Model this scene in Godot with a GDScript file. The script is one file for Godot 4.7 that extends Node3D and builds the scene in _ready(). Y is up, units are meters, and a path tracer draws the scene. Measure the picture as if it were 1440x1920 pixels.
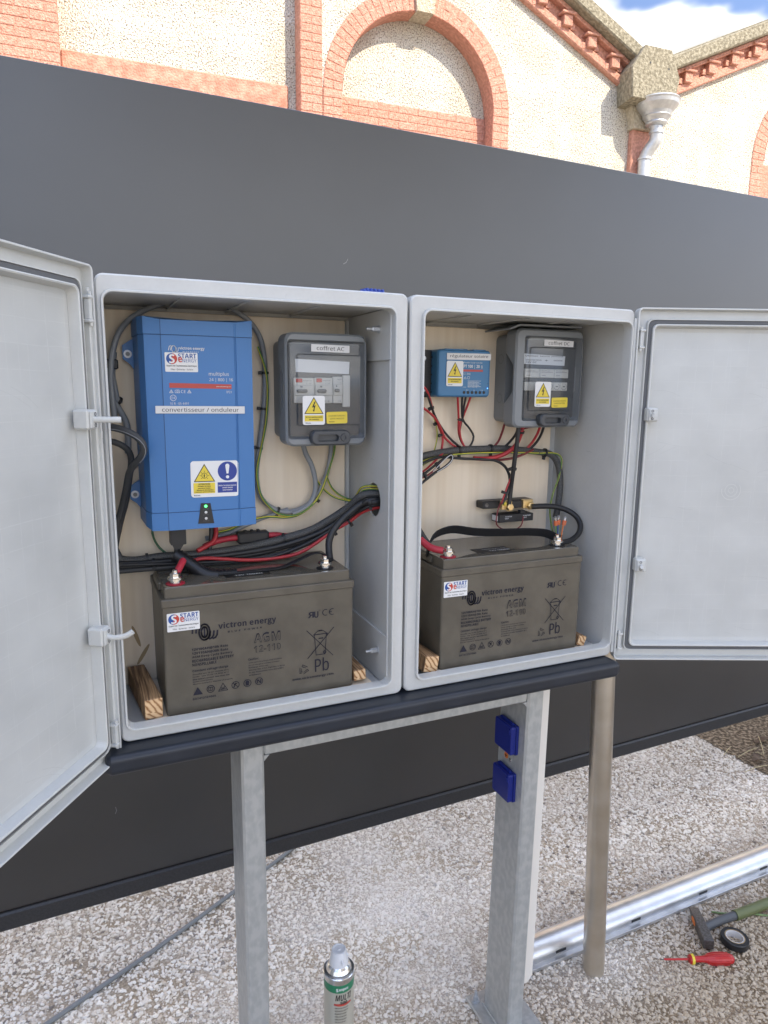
extends Node3D

var M := {}
var taken := {}
var fonts := {}
var rng := RandomNumberGenerator.new()

# ---------------------------------------------------------------- mesh builder
class MB:
	var v := PackedVector3Array()
	var n := PackedVector3Array()
	var c := PackedColorArray()
	var col := Color.WHITE
	var use_col := false
	var xf := Transform3D()

	func tri(a: Vector3, b: Vector3, d: Vector3, na: Vector3, nb: Vector3, nd: Vector3) -> void:
		var g := (b - a).cross(d - a)
		if g.dot(na + nb + nd) > 0.0:
			v.append_array([xf * a, xf * d, xf * b])
			n.append_array([(xf.basis * na).normalized(), (xf.basis * nd).normalized(), (xf.basis * nb).normalized()])
		else:
			v.append_array([xf * a, xf * b, xf * d])
			n.append_array([(xf.basis * na).normalized(), (xf.basis * nb).normalized(), (xf.basis * nd).normalized()])
		if use_col:
			c.append_array([col, col, col])

	func quad(a: Vector3, b: Vector3, d: Vector3, e: Vector3, nn: Vector3) -> void:
		tri(a, b, d, nn, nn, nn)
		tri(a, d, e, nn, nn, nn)

	func face(a: Vector3, b: Vector3, d: Vector3, e: Vector3, out: Vector3) -> void:   # flat quad whose normal points towards out
		var g := (d - a).cross(e - b)
		if g.length() < 1e-12:
			return
		g = g.normalized()
		if g.dot(out) < 0.0:
			g = -g
		quad(a, b, d, e, g)

	func box(p0: Vector3, p1: Vector3, ch := 0.0) -> void:
		var m := (p0 + p1) / 2.0
		var h := (p1 - p0).abs() / 2.0
		ch = minf(ch, minf(h.x, minf(h.y, h.z)) * 0.9)
		var ax := [Vector3.RIGHT, Vector3.UP, Vector3.BACK]
		for i in 3:
			for s in [-1.0, 1.0]:
				var u: Vector3 = ax[(i + 1) % 3]
				var w: Vector3 = ax[(i + 2) % 3]
				var k: Vector3 = ax[i]
				var hu := h.dot(u) - ch
				var hw := h.dot(w) - ch
				var f: Vector3 = m + k * s * h.dot(k)
				quad(f - u * hu - w * hw, f + u * hu - w * hw, f + u * hu + w * hw, f - u * hu + w * hw, k * s)
		if ch <= 0.0:
			return
		for i in 3:
			var k: Vector3 = ax[i]
			var u: Vector3 = ax[(i + 1) % 3]
			var w: Vector3 = ax[(i + 2) % 3]
			var hk := h.dot(k) - ch
			for su in [-1.0, 1.0]:
				for sw in [-1.0, 1.0]:
					var a: Vector3 = m + u * su * h.dot(u) + w * sw * (h.dot(w) - ch)
					var b: Vector3 = m + u * su * (h.dot(u) - ch) + w * sw * h.dot(w)
					quad(a - k * hk, a + k * hk, b + k * hk, b - k * hk, (u * su + w * sw).normalized())
		for sx in [-1.0, 1.0]:
			for sy in [-1.0, 1.0]:
				for sz in [-1.0, 1.0]:
					var q := Vector3(sx, sy, sz)
					var nn := q.normalized()
					tri(m + q * (h - Vector3(0, ch, ch)), m + q * (h - Vector3(ch, 0, ch)), m + q * (h - Vector3(ch, ch, 0)), nn, nn, nn)

	func loft(loops: Array, cap0 := false, cap1 := false) -> void:   # flat quads between closed loops of equal length
		for i in loops.size() - 1:
			var A: PackedVector3Array = loops[i]
			var B: PackedVector3Array = loops[i + 1]
			var m := A.size()
			for j in m:
				var k := (j + 1) % m
				var g := (B[k] - A[j]).cross(B[j] - A[k])
				if g.length() < 1e-14:
					continue
				g = g.normalized()
				quad(A[j], A[k], B[k], B[j], g)
		for e in [[cap0, 0], [cap1, loops.size() - 1]]:
			if e[0]:
				var L: PackedVector3Array = loops[e[1]]
				var o: PackedVector3Array = loops[1 if e[1] == 0 else e[1] - 1]
				var mid := Vector3.ZERO
				for p in L:
					mid += p / L.size()
				var mo := Vector3.ZERO
				for p in o:
					mo += p / o.size()
				var g := Vector3.ZERO
				for j in L.size():
					g += (L[j] - mid).cross(L[(j + 1) % L.size()] - mid)
				g = g.normalized()
				if g.dot(mid - mo) < 0.0:
					g = -g
				for j in L.size():
					tri(mid, L[j], L[(j + 1) % L.size()], g, g, g)

	func prism(poly: PackedVector2Array, z0: float, z1: float) -> void:   # polygon in x,y pushed from z0 to z1
		var ids := Geometry2D.triangulate_polygon(poly)
		for i in range(0, ids.size(), 3):
			for s in [[z0, -1.0], [z1, 1.0]]:
				var nn := Vector3(0, 0, s[1])
				tri(Vector3(poly[ids[i]].x, poly[ids[i]].y, s[0]), Vector3(poly[ids[i + 1]].x, poly[ids[i + 1]].y, s[0]), Vector3(poly[ids[i + 2]].x, poly[ids[i + 2]].y, s[0]), nn, nn, nn)
		var cw := Geometry2D.is_polygon_clockwise(poly)
		for j in poly.size():
			var a := poly[j]
			var b := poly[(j + 1) % poly.size()]
			var e := (b - a).normalized()
			var nn := Vector3(e.y, -e.x, 0) * (-1.0 if cw else 1.0)
			quad(Vector3(a.x, a.y, z0), Vector3(b.x, b.y, z0), Vector3(b.x, b.y, z1), Vector3(a.x, a.y, z1), nn)

	func flat(poly: PackedVector2Array, z := 0.0) -> void:
		var ids := Geometry2D.triangulate_polygon(poly)
		for i in range(0, ids.size(), 3):
			tri(Vector3(poly[ids[i]].x, poly[ids[i]].y, z), Vector3(poly[ids[i + 1]].x, poly[ids[i + 1]].y, z), Vector3(poly[ids[i + 2]].x, poly[ids[i + 2]].y, z), Vector3.BACK, Vector3.BACK, Vector3.BACK)

	func rect(x0: float, y0: float, x1: float, y1: float, z := 0.0) -> void:
		quad(Vector3(x0, y0, z), Vector3(x1, y0, z), Vector3(x1, y1, z), Vector3(x0, y1, z), Vector3.BACK)

	func disc(x: float, y: float, r: float, z := 0.0, k := 20) -> void:
		ring(x, y, 0.0, r, z, k)

	func ring(x: float, y: float, r0: float, r1: float, z := 0.0, k := 20, a0 := 0.0, a1 := TAU) -> void:
		var m := Vector3(x, y, z)
		for i in k:
			var p := Vector3(cos(lerpf(a0, a1, i / float(k))), sin(lerpf(a0, a1, i / float(k))), 0)
			var q := Vector3(cos(lerpf(a0, a1, (i + 1) / float(k))), sin(lerpf(a0, a1, (i + 1) / float(k))), 0)
			if r0 > 0.0:
				quad(m + p * r0, m + q * r0, m + q * r1, m + p * r1, Vector3.BACK)
			else:
				tri(m, m + p * r1, m + q * r1, Vector3.BACK, Vector3.BACK, Vector3.BACK)

	func stroke(pts: Array, w: float, z := 0.0) -> void:
		for i in pts.size() - 1:
			var a: Vector2 = pts[i]
			var b: Vector2 = pts[i + 1]
			var e := (b - a).normalized()
			var s := Vector2(-e.y, e.x) * w / 2.0
			a -= e * w * 0.3
			b += e * w * 0.3
			quad(Vector3(a.x - s.x, a.y - s.y, z), Vector3(b.x - s.x, b.y - s.y, z), Vector3(b.x + s.x, b.y + s.y, z), Vector3(a.x + s.x, a.y + s.y, z), Vector3.BACK)

	func lathe(prof: Array, sides := 24, smooth := true) -> void:   # prof: Vector2(radius, y)
		for i in prof.size() - 1:
			var p: Vector2 = prof[i]
			var q: Vector2 = prof[i + 1]
			var e := (q - p)
			if e.length() < 1e-9:
				continue
			e = e.normalized()
			var s2 := Vector2(e.y, -e.x)
			for j in sides:
				var a := TAU * j / sides
				var b := TAU * (j + 1) / sides
				var A := Vector3(cos(a), 0, sin(a))
				var B := Vector3(cos(b), 0, sin(b))
				var nA := A * s2.x + Vector3(0, s2.y, 0)
				var nB := B * s2.x + Vector3(0, s2.y, 0)
				if not smooth:
					nA = (nA + nB).normalized()
					nB = nA
				var a0 := A * p.x + Vector3(0, p.y, 0)
				var b0 := B * p.x + Vector3(0, p.y, 0)
				var a1 := A * q.x + Vector3(0, q.y, 0)
				var b1 := B * q.x + Vector3(0, q.y, 0)
				if p.x > 1e-7:
					tri(a0, b0, b1, nA, nB, nB)
				if q.x > 1e-7:
					tri(a0, b1, a1, nA, nB, nA)
				elif p.x > 1e-7:
					pass

	static func curve(pts: Array, step: float) -> PackedVector3Array:   # Catmull-Rom
		var out := PackedVector3Array()
		for i in pts.size() - 1:
			var p0: Vector3 = pts[maxi(i - 1, 0)]
			var p1: Vector3 = pts[i]
			var p2: Vector3 = pts[i + 1]
			var p3: Vector3 = pts[mini(i + 2, pts.size() - 1)]
			var k := maxi(2, int(p1.distance_to(p2) / step))
			for j in k:
				var t := j / float(k)
				out.append(0.5 * (2.0 * p1 + (p2 - p0) * t + (2.0 * p0 - 5.0 * p1 + 4.0 * p2 - p3) * t * t + (3.0 * p1 - p0 - 3.0 * p2 + p3) * t * t * t))
		out.append(pts[pts.size() - 1])
		return out

	# sweep a cross-section of (x across, y up) offsets given per side; rx, ry radii; wave = ripple of the radius; two colours possible
	func tube(path: PackedVector3Array, rx: float, ry := 0.0, sides := 10, colors := [], wave := 0.0, up := Vector3.ZERO) -> void:
		if ry <= 0.0:
			ry = rx
		var t := (path[1] - path[0]).normalized()
		var s := t.cross(Vector3.UP if absf(t.y) < 0.9 else Vector3.BACK).normalized() if up == Vector3.ZERO else up.cross(t).normalized()
		var rings: Array[PackedVector3Array] = []
		var norms: Array[PackedVector3Array] = []
		for i in path.size():
			t = (path[mini(i + 1, path.size() - 1)] - path[maxi(i - 1, 0)]).normalized()
			if up != Vector3.ZERO:
				s = up.cross(t).normalized()
			s = (s - t * s.dot(t)).normalized()
			var w := t.cross(s)
			var r := PackedVector3Array()
			var q := PackedVector3Array()
			var k := 1.0 + (wave if i % 2 == 0 else -wave)
			for j in sides:
				var a := TAU * j / sides
				r.append(path[i] + (s * cos(a) * rx + w * sin(a) * ry) * k)
				q.append((s * cos(a) / rx + w * sin(a) / ry).normalized())
			rings.append(r)
			norms.append(q)
		for i in path.size() - 1:
			for j in sides:
				var k := (j + 1) % sides
				if colors.size():
					col = colors[(j * colors.size() / sides + int(i / 9.0) * 0) % colors.size()]
				tri(rings[i][j], rings[i][k], rings[i + 1][k], norms[i][j], norms[i][k], norms[i + 1][k])
				tri(rings[i][j], rings[i + 1][k], rings[i + 1][j], norms[i][j], norms[i + 1][k], norms[i + 1][j])
		for e in [[0, -1.0], [path.size() - 1, 1.0]]:
			var tt := (path[mini(e[0] + 1, path.size() - 1)] - path[maxi(e[0] - 1, 0)]).normalized() * float(e[1])
			for j in sides:
				tri(path[e[0]], rings[e[0]][j], rings[e[0]][(j + 1) % sides], tt, tt, tt)

	func mesh() -> ArrayMesh:
		var a := []
		a.resize(Mesh.ARRAY_MAX)
		a[Mesh.ARRAY_VERTEX] = v
		a[Mesh.ARRAY_NORMAL] = n
		if use_col:
			a[Mesh.ARRAY_COLOR] = c
		var m := ArrayMesh.new()
		m.add_surface_from_arrays(Mesh.PRIMITIVE_TRIANGLES, a)
		return m

static func rrect(x0: float, y0: float, x1: float, y1: float, r: float, z: float, k := 5) -> PackedVector3Array:
	var out := PackedVector3Array()
	r = maxf(r, 1e-5)
	for q in [[x1 - r, y1 - r, 0.0], [x0 + r, y1 - r, 0.5], [x0 + r, y0 + r, 1.0], [x1 - r, y0 + r, 1.5]]:
		for i in k + 1:
			var a: float = PI * (q[2] + 0.5 * i / k)
			out.append(Vector3(q[0] + cos(a) * r, q[1] + sin(a) * r, z))
	return out

static func rpoly(x0: float, y0: float, x1: float, y1: float, r: float, k := 4) -> PackedVector2Array:
	var out := PackedVector2Array()
	for p in rrect(x0, y0, x1, y1, r, 0.0, k):
		out.append(Vector2(p.x, p.y))
	return out

# ---------------------------------------------------------------- naming helpers
func numbered(s: String) -> String:
	taken[s] = taken.get(s, -1) + 1
	return s if taken[s] == 0 else "%s_%03d" % [s, taken[s]]

func thing(called: String, label: String, category: String, group := "", at := Vector3.ZERO, turn := 0.0) -> Node3D:
	var o := Node3D.new()
	o.name = numbered(called)
	add_child(o)
	o.position = at
	o.rotation.y = turn
	tag(o, label, category, group)
	return o

func tag(o: Node, label: String, category: String, group := "") -> void:
	o.set_meta("label", label)
	o.set_meta("category", category)
	if group:
		o.set_meta("group", group)

func put(mb: MB, called: String, m: String, parent: Node = null) -> MeshInstance3D:
	return put_mesh(mb.mesh(), called, m, parent)

func put_mesh(mesh: Mesh, called: String, m: String, parent: Node = null) -> MeshInstance3D:
	var o := MeshInstance3D.new()
	o.mesh = mesh
	o.material_override = M[m]
	if parent == null:
		o.name = numbered(called)
		add_child(o)
	else:
		var k := 0
		o.name = called
		while parent.has_node(NodePath(o.name)):
			k += 1
			o.name = "%s_%03d" % [called, k]
		parent.add_child(o)
	return o

func V(a: Array) -> Array:
	var out := []
	for i in range(0, a.size(), 3):
		out.append(Vector3(a[i], a[i + 1], a[i + 2]))
	return out

# ---------------------------------------------------------------- lettering
func font(kind: String) -> Font:
	if not fonts.has(kind):
		var f := SystemFont.new()
		f.font_names = PackedStringArray(["Droid Serif" if kind == "serif" else "Droid Sans"])
		f.font_weight = 700 if kind != "thin" else 400
		fonts[kind] = f
	return fonts[kind]

func text(mb: MB, s: String, x0: float, y0: float, x1: float, y1: float, kind := "bold", z := 0.0, slant := 0.0, bend := 0.0) -> void:
	var t := TextMesh.new()
	t.font = font(kind)
	t.font_size = 40
	t.pixel_size = 0.01
	t.depth = 0.0
	t.curve_step = 2.0
	t.text = s
	var a := t.surface_get_arrays(0) if t.get_surface_count() else []
	if a.is_empty():
		return
	var vs: PackedVector3Array = a[Mesh.ARRAY_VERTEX]
	var ids = a[Mesh.ARRAY_INDEX]
	var lo := vs[0]
	var hi := vs[0]
	for p in vs:
		lo = lo.min(p)
		hi = hi.max(p)
	var sx := (x1 - x0) / maxf(hi.x - lo.x, 1e-6)
	var sy := (y1 - y0) / maxf(hi.y - lo.y, 1e-6)
	var count: int = ids.size() if ids != null else vs.size()
	for i in range(0, count, 3):
		var q := []
		var nn := []
		for j in 3:
			var p := vs[ids[i + j]] if ids != null else vs[i + j]
			var w := Vector3(x0 + (p.x - lo.x) * sx, y0 + (p.y - lo.y) * sy, z)
			w.x += slant * (w.y - y0)
			var m := Vector3.BACK
			if bend > 0.0:
				var th := w.x / bend
				m = Vector3(sin(th), 0, cos(th))
				w = Vector3(sin(th) * (bend + z), w.y, cos(th) * (bend + z))
			q.append(w)
			nn.append(m)
		mb.tri(q[0], q[1], q[2], nn[0], nn[1], nn[2])

# ---------------------------------------------------------------- materials
func lin(r: float, g: float, b: float, a := 1.0) -> Color:
	var k := Color(r, g, b).linear_to_srgb()
	k.a = a
	return k

func noise_tex(freq: float, oct: int, a: Color, b: Color, type := FastNoiseLite.TYPE_SIMPLEX_SMOOTH, size := 512, sd := 1, lo := 0.25, hi := 0.75) -> NoiseTexture2D:
	var f := FastNoiseLite.new()
	f.noise_type = type
	f.seed = sd
	f.frequency = freq
	f.fractal_octaves = oct
	if type == FastNoiseLite.TYPE_CELLULAR:
		f.cellular_return_type = FastNoiseLite.RETURN_CELL_VALUE
		f.fractal_type = FastNoiseLite.FRACTAL_NONE
	var t := NoiseTexture2D.new()
	t.width = size
	t.height = size
	t.seamless = true
	t.noise = f
	var g := Gradient.new()
	g.set_color(0, a)
	g.set_color(1, b)
	g.set_offset(0, lo)
	g.set_offset(1, hi)
	t.color_ramp = g
	return t

func mat(called: String, base: Color, rough := 0.5, metal := 0.0, tex: Texture2D = null, scale := 1.0, bump: Texture2D = null, bump_cm := 0.0, world := true) -> StandardMaterial3D:
	var m := StandardMaterial3D.new()
	m.resource_name = called
	m.albedo_color = base
	m.roughness = rough
	m.metallic = metal
	if tex:
		m.albedo_texture = tex
	if bump:
		m.heightmap_enabled = true
		m.heightmap_texture = bump
		m.heightmap_scale = bump_cm
	if tex or bump:
		m.uv1_triplanar = true
		m.uv1_world_triplanar = world
		m.uv1_scale = Vector3.ONE * scale
	M[called] = m
	return m

func stain(m: StandardMaterial3D, tex: Texture2D, scale: float) -> void:   # a second, larger pattern multiplied over the first
	m.detail_enabled = true
	m.detail_blend_mode = BaseMaterial3D.BLEND_MODE_MUL
	m.detail_albedo = tex
	m.detail_uv_layer = BaseMaterial3D.DETAIL_UV_2
	m.uv2_triplanar = true
	m.uv2_world_triplanar = true
	m.uv2_scale = Vector3.ONE * scale

func streak_tex(w: int, h: int, a: Color, b: Color, fx: float, fy: float, sd: int, lo := -0.4, hi := 0.4, warp := 0.0) -> ImageTexture:   # stretched noise, e.g. wood grain
	var f := FastNoiseLite.new()
	f.seed = sd
	f.fractal_octaves = 4
	f.frequency = 1.0
	var im := Image.create(w, h, false, Image.FORMAT_RGB8)
	for y in h:
		for x in w:
			var u := TAU * x / w
			var q := TAU * y / h
			var k := f.get_noise_3d(cos(u) * fx, sin(u) * fx + warp * f.get_noise_2d(cos(q), sin(q)), (cos(q) + 0.37 * sin(q)) * fy)
			im.set_pixel(x, y, a.lerp(b, clampf((k - lo) / (hi - lo), 0.0, 1.0)))
	return ImageTexture.create_from_image(im)

func materials() -> void:
	var W := Color.WHITE
	var mott := noise_tex(0.008, 4, Color(0.90, 0.90, 0.90), W, FastNoiseLite.TYPE_SIMPLEX_SMOOTH, 512, 3)
	var grain := noise_tex(0.15, 3, Color(0.2, 0.2, 0.2), W, FastNoiseLite.TYPE_SIMPLEX_SMOOTH, 256, 4)
	# polyester: stains and faint scuffs
	var scuff := Image.create(1024, 1024, false, Image.FORMAT_RGB8)
	var f := FastNoiseLite.new()
	f.seed = 11
	f.frequency = 0.006
	f.fractal_octaves = 4
	for y in 1024:
		for x in 1024:
			var k := 0.975 + 0.022 * f.get_noise_2d(x, y) + 0.012 * f.get_noise_2d(x * 9.0, y * 9.0)
			scuff.set_pixel(x, y, Color(k, k, k * 0.995))
	rng.seed = 5
	for i in 90:
		var p := Vector2(rng.randf() * 1000, rng.randf() * 1000)
		var a := rng.randf() * TAU
		var L := rng.randi_range(6, 36)
		var d := rng.randf_range(0.80, 0.94) if rng.randf() < 0.6 else 1.0
		for j in L:
			p += Vector2(cos(a), sin(a))
			a += rng.randf_range(-0.12, 0.12)
			if p.x > 1 and p.y > 1 and p.x < 1022 and p.y < 1022:
				scuff.set_pixelv(Vector2i(p), scuff.get_pixelv(Vector2i(p)) * Color(d, d, d))
	var poly := ImageTexture.create_from_image(scuff)
	mat("polyester", lin(0.575, 0.58, 0.565), 0.40, 0.0, poly, 2.0)
	# door inside: woven glass fibre showing as a faint grid
	var gr := Image.create(1024, 1024, false, Image.FORMAT_RGB8)
	f.frequency = 0.004
	for y in 1024:
		for x in 1024:
			var k := 0.96 + 0.05 * f.get_noise_2d(x, y)
			var wx := 3.0 * f.get_noise_2d(y * 2.0, 40.0)
			var wy := 3.0 * f.get_noise_2d(x * 2.0, 90.0)
			var q := f.get_noise_2d(x * 1.3 + 500.0, y * 1.3)
			if fposmod(x + wx, 64.0) < 1.6 or fposmod(y + wy, 64.0) < 1.6:
				k += 0.075 * (0.35 + q)
			gr.set_pixel(x, y, Color(k, k, k))
	rng.seed = 15
	for i in 60:
		var p := Vector2(rng.randf() * 1000, rng.randf() * 1000)
		var a := rng.randf_range(-0.5, 0.5)
		var d := 1.07 if rng.randf() < 0.6 else 0.9
		for j in rng.randi_range(10, 120):
			p += Vector2(cos(a), sin(a))
			a += rng.randf_range(-0.04, 0.04)
			if p.x > 1 and p.y > 1 and p.x < 1022 and p.y < 1022:
				gr.set_pixelv(Vector2i(p), gr.get_pixelv(Vector2i(p)) * Color(d, d, d))
	mat("door_inside", lin(0.565, 0.58, 0.565), 0.22, 0.0, ImageTexture.create_from_image(gr), 2.0)
	mat("rim_white", lin(0.60, 0.61, 0.595), 0.4, 0.0, poly, 3.0)
	mat("seal", lin(0.11, 0.115, 0.12), 0.7)
	var ply := streak_tex(512, 512, Color(0.965, 0.955, 0.94), Color(1, 1, 1), 4.0, 0.25, 21)
	mat("plywood", lin(0.80, 0.69, 0.535), 0.6, 0.0, ply, 1.6)
	mat("pine", lin(0.50, 0.31, 0.16), 0.65, 0.0, streak_tex(256, 256, Color(0.45, 0.4, 0.36), W, 6.0, 0.3, 31), 6.0)
	# end grain: curved growth rings
	var eg := Image.create(256, 256, false, Image.FORMAT_RGB8)
	for y in 256:
		for x in 256:
			var r := Vector2(x + 120.0, y - 420.0).length() + 6.0 * f.get_noise_2d(x * 4.0, y * 4.0)
			var k := 0.5 + 0.5 * sin(r * 0.23)
			k = pow(k, 3.0)
			eg.set_pixel(x, y, Color(1, 1, 1).lerp(Color(0.62, 0.48, 0.36), k))
	mat("end_grain", lin(0.72, 0.50, 0.28), 0.7, 0.0, ImageTexture.create_from_image(eg), 14.0)
	var spang := noise_tex(0.02, 1, Color(0.74, 0.75, 0.76), W, FastNoiseLite.TYPE_CELLULAR, 512, 7, 0.0, 1.0)
	var streaks := noise_tex(0.01, 5, Color(0.93, 0.935, 0.94), W, FastNoiseLite.TYPE_SIMPLEX_SMOOTH, 512, 8, 0.3, 0.7)
	var gal := mat("galvanised", lin(0.48, 0.49, 0.475), 0.45, 0.4, streaks, 7.0, spang, 0.01)
	mat("galv_sheet", lin(0.70, 0.71, 0.72), 0.34, 0.85, mott, 2.0)
	mat("zinc", lin(0.58, 0.60, 0.62), 0.42, 0.7, streaks, 3.0)
	mat("chrome", lin(0.75, 0.75, 0.74), 0.18, 1.0)
	mat("brass", lin(0.72, 0.54, 0.27), 0.32, 0.85)
	mat("pole", lin(0.64, 0.59, 0.51), 0.30, 0.85, noise_tex(0.01, 4, Color(0.95, 0.94, 0.92), W, FastNoiseLite.TYPE_SIMPLEX_SMOOTH, 512, 41), 2.0)
	M.galvanised.uv1_scale = Vector3(10, 6, 10)
	var pd := mat("panel_dark", lin(0.012, 0.013, 0.015), 0.42, 0.0, noise_tex(0.01, 5, Color(0.9, 0.9, 0.9), W, FastNoiseLite.TYPE_SIMPLEX_SMOOTH, 512, 9), 0.8)
	pd.metallic_specular = 0.6
	pd.clearcoat_enabled = true
	pd.clearcoat = 1.0
	pd.clearcoat_roughness = 0.34
	mat("panel_edge", lin(0.026, 0.027, 0.030), 0.5, 0.0, noise_tex(0.05, 4, Color(0.8, 0.8, 0.8), W, FastNoiseLite.TYPE_SIMPLEX_SMOOTH, 512, 10), 6.0)
	mat("scratch", lin(0.35, 0.35, 0.35), 0.6)
	mat("rail", lin(0.016, 0.021, 0.031), 0.4, 0.0, mott, 2.0)
	mat("trunking", lin(0.74, 0.70, 0.63), 0.45)
	mat("trunk_line", lin(0.12, 0.10, 0.09), 0.6)
	mat("inv_blue", lin(0.050, 0.175, 0.42), 0.42, 0.0, null, 1.0, grain, 0.004)
	mat("inv_dark", lin(0.02, 0.06, 0.14), 0.5)
	mat("blue_seam", lin(0.015, 0.05, 0.13), 0.6)
	mat("mppt_blue", lin(0.045, 0.17, 0.33), 0.42)
	mat("socket_blue", lin(0.008, 0.018, 0.18), 0.35)
	mat("tool_blue", lin(0.03, 0.07, 0.36), 0.4)
	mat("battery", lin(0.112, 0.099, 0.076), 0.34, 0.0, mott, 3.0)
	mat("battery_top", lin(0.105, 0.093, 0.072), 0.05)
	mat("navy", lin(0.004, 0.005, 0.018), 0.5)
	mat("box_grey", lin(0.20, 0.215, 0.225), 0.42, 0.0, null, 1.0, grain, 0.006)
	mat("box_dark", lin(0.055, 0.06, 0.066), 0.4)
	mat("breaker", lin(0.50, 0.51, 0.49), 0.45)
	mat("toggle_grey", lin(0.17, 0.18, 0.18), 0.4)
	mat("paper", lin(0.62, 0.66, 0.70), 0.6)
	mat("ink_grey", lin(0.10, 0.11, 0.13), 0.6)
	mat("white", lin(0.74, 0.74, 0.73), 0.45)
	mat("off_white", lin(0.66, 0.66, 0.65), 0.5)
	mat("black", lin(0.018, 0.018, 0.019), 0.5)
	mat("ink", lin(0.01, 0.01, 0.01), 0.5)
	mat("conduit", lin(0.014, 0.014, 0.015), 0.4)
	mat("strap", lin(0.010, 0.010, 0.012), 0.75)
	mat("dark_cable", lin(0.045, 0.047, 0.05), 0.55)
	mat("grey", lin(0.24, 0.255, 0.27), 0.45)
	mat("sleeve", lin(0.125, 0.125, 0.12), 0.65, 0.0, noise_tex(0.2, 2, Color(0.45, 0.45, 0.45), W, FastNoiseLite.TYPE_SIMPLEX_SMOOTH, 256, 12), 9.0)
	mat("red", lin(0.42, 0.03, 0.035), 0.42)
	mat("darkred", lin(0.18, 0.025, 0.028), 0.45)
	mat("red_boot", lin(0.40, 0.022, 0.04), 0.5)
	mat("green", lin(0.05, 0.13, 0.06), 0.45)
	var e := mat("earth", Color.WHITE, 0.45)
	e.vertex_color_use_as_albedo = true
	mat("yellow", lin(0.72, 0.56, 0.05), 0.45)
	mat("sign_blue", lin(0.02, 0.045, 0.26), 0.45)
	mat("start_blue", lin(0.02, 0.08, 0.30), 0.45)
	mat("start_red", lin(0.52, 0.05, 0.03), 0.45)
	mat("stripe_red", lin(0.45, 0.06, 0.045), 0.45)
	mat("orange", lin(0.75, 0.20, 0.03), 0.45)
	mat("orange_clear", lin(0.65, 0.16, 0.06), 0.3)
	mat("can_green", lin(0.02, 0.19, 0.09), 0.4)
	mat("can_body", lin(0.52, 0.50, 0.42), 0.28, 0.35)
	mat("can_blue", lin(0.10, 0.20, 0.40), 0.4)
	mat("nozzle", lin(0.68, 0.69, 0.70), 0.4)
	mat("steel_dark", lin(0.17, 0.165, 0.16), 0.45, 0.7, noise_tex(0.04, 5, Color(0.80, 0.78, 0.76), W, FastNoiseLite.TYPE_SIMPLEX_SMOOTH, 256, 63), 12.0)
	mat("handle_grey", lin(0.075, 0.08, 0.085), 0.5)
	mat("olive", lin(0.115, 0.135, 0.05), 0.5)
	mat("wire_green", lin(0.16, 0.24, 0.09), 0.5)
	mat("tape", lin(0.018, 0.018, 0.019), 0.3)
	mat("core", lin(0.62, 0.60, 0.58), 0.7)
	mat("tool_red", lin(0.45, 0.02, 0.02), 0.3)
	mat("kraft", lin(0.35, 0.25, 0.13), 0.7)
	for q in [["glow_green", Color(0.15, 1.0, 0.35), 1.2], ["glow_blue", Color(0.25, 0.55, 1.0), 1.6]]:
		var m := mat(q[0], lin(0.3, 0.5, 0.4), 0.3)
		m.emission_enabled = true
		m.emission = q[1]
		m.emission_energy_multiplier = q[2]
	var s := mat("smoke_pane", lin(0.10, 0.11, 0.12, 0.13), 0.06)
	s.transparency = BaseMaterial3D.TRANSPARENCY_ALPHA
	s = mat("clear_pane", lin(0.7, 0.7, 0.7, 0.12), 0.05)
	s.transparency = BaseMaterial3D.TRANSPARENCY_ALPHA
	# the old factory
	var rough := Image.create(512, 512, false, Image.FORMAT_RGB8)
	var f2 := FastNoiseLite.new()
	f2.seed = 77
	f2.frequency = 1.0
	f2.fractal_octaves = 4
	for y in 512:
		for x in 512:
			var u := TAU * x / 512.0
			var w := TAU * y / 512.0
			var k := f2.get_noise_3d(cos(u) * 7.0 + 3.0 * cos(w), sin(u) * 7.0 + 3.0 * sin(w), cos(w + 1.0) * 7.0 + 2.0 * sin(u))
			k = clampf(0.55 + 0.9 * k, 0.0, 1.0)
			rough.set_pixel(x, y, Color(k, k, k))
	var rt := ImageTexture.create_from_image(rough)
	var pits := noise_tex(0.05, 4, Color(0.52, 0.49, 0.45), W, FastNoiseLite.TYPE_SIMPLEX_SMOOTH, 1024, 14, 0.24, 0.46)
	mat("roughcast", lin(0.73, 0.71, 0.64), 0.95, 0.0, pits, 1.1, rt, 1.1)
	stain(M.roughcast, noise_tex(0.006, 5, Color(0.955, 0.94, 0.915), W, FastNoiseLite.TYPE_SIMPLEX_SMOOTH, 512, 61, 0.2, 0.7), 0.5)
	var pt := noise_tex(0.03, 5, Color(0.86, 0.84, 0.82), W, FastNoiseLite.TYPE_SIMPLEX_SMOOTH, 512, 15)
	var pb := noise_tex(0.06, 4, Color(0, 0, 0), W, FastNoiseLite.TYPE_SIMPLEX_SMOOTH, 512, 16)
	mat("brick_paint", lin(0.68, 0.345, 0.26), 0.75, 0.0, pt, 1.5, pb, 0.5)
	mat("brick_paint_pale", lin(0.69, 0.36, 0.275), 0.75, 0.0, pt, 1.5, pb, 0.5)
	mat("brick_paint_deep", lin(0.66, 0.325, 0.242), 0.75, 0.0, pt, 1.5, pb, 0.5)
	mat("joint_paint", lin(0.66, 0.33, 0.247), 0.85, 0.0, pt, 1.5, pb, 0.6)
	mat("render_paint", lin(0.66, 0.33, 0.247), 0.85, 0.0, noise_tex(0.012, 5, Color(0.84, 0.82, 0.80), W, FastNoiseLite.TYPE_SIMPLEX_SMOOTH, 512, 17), 1.2, pb, 0.4)
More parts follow.
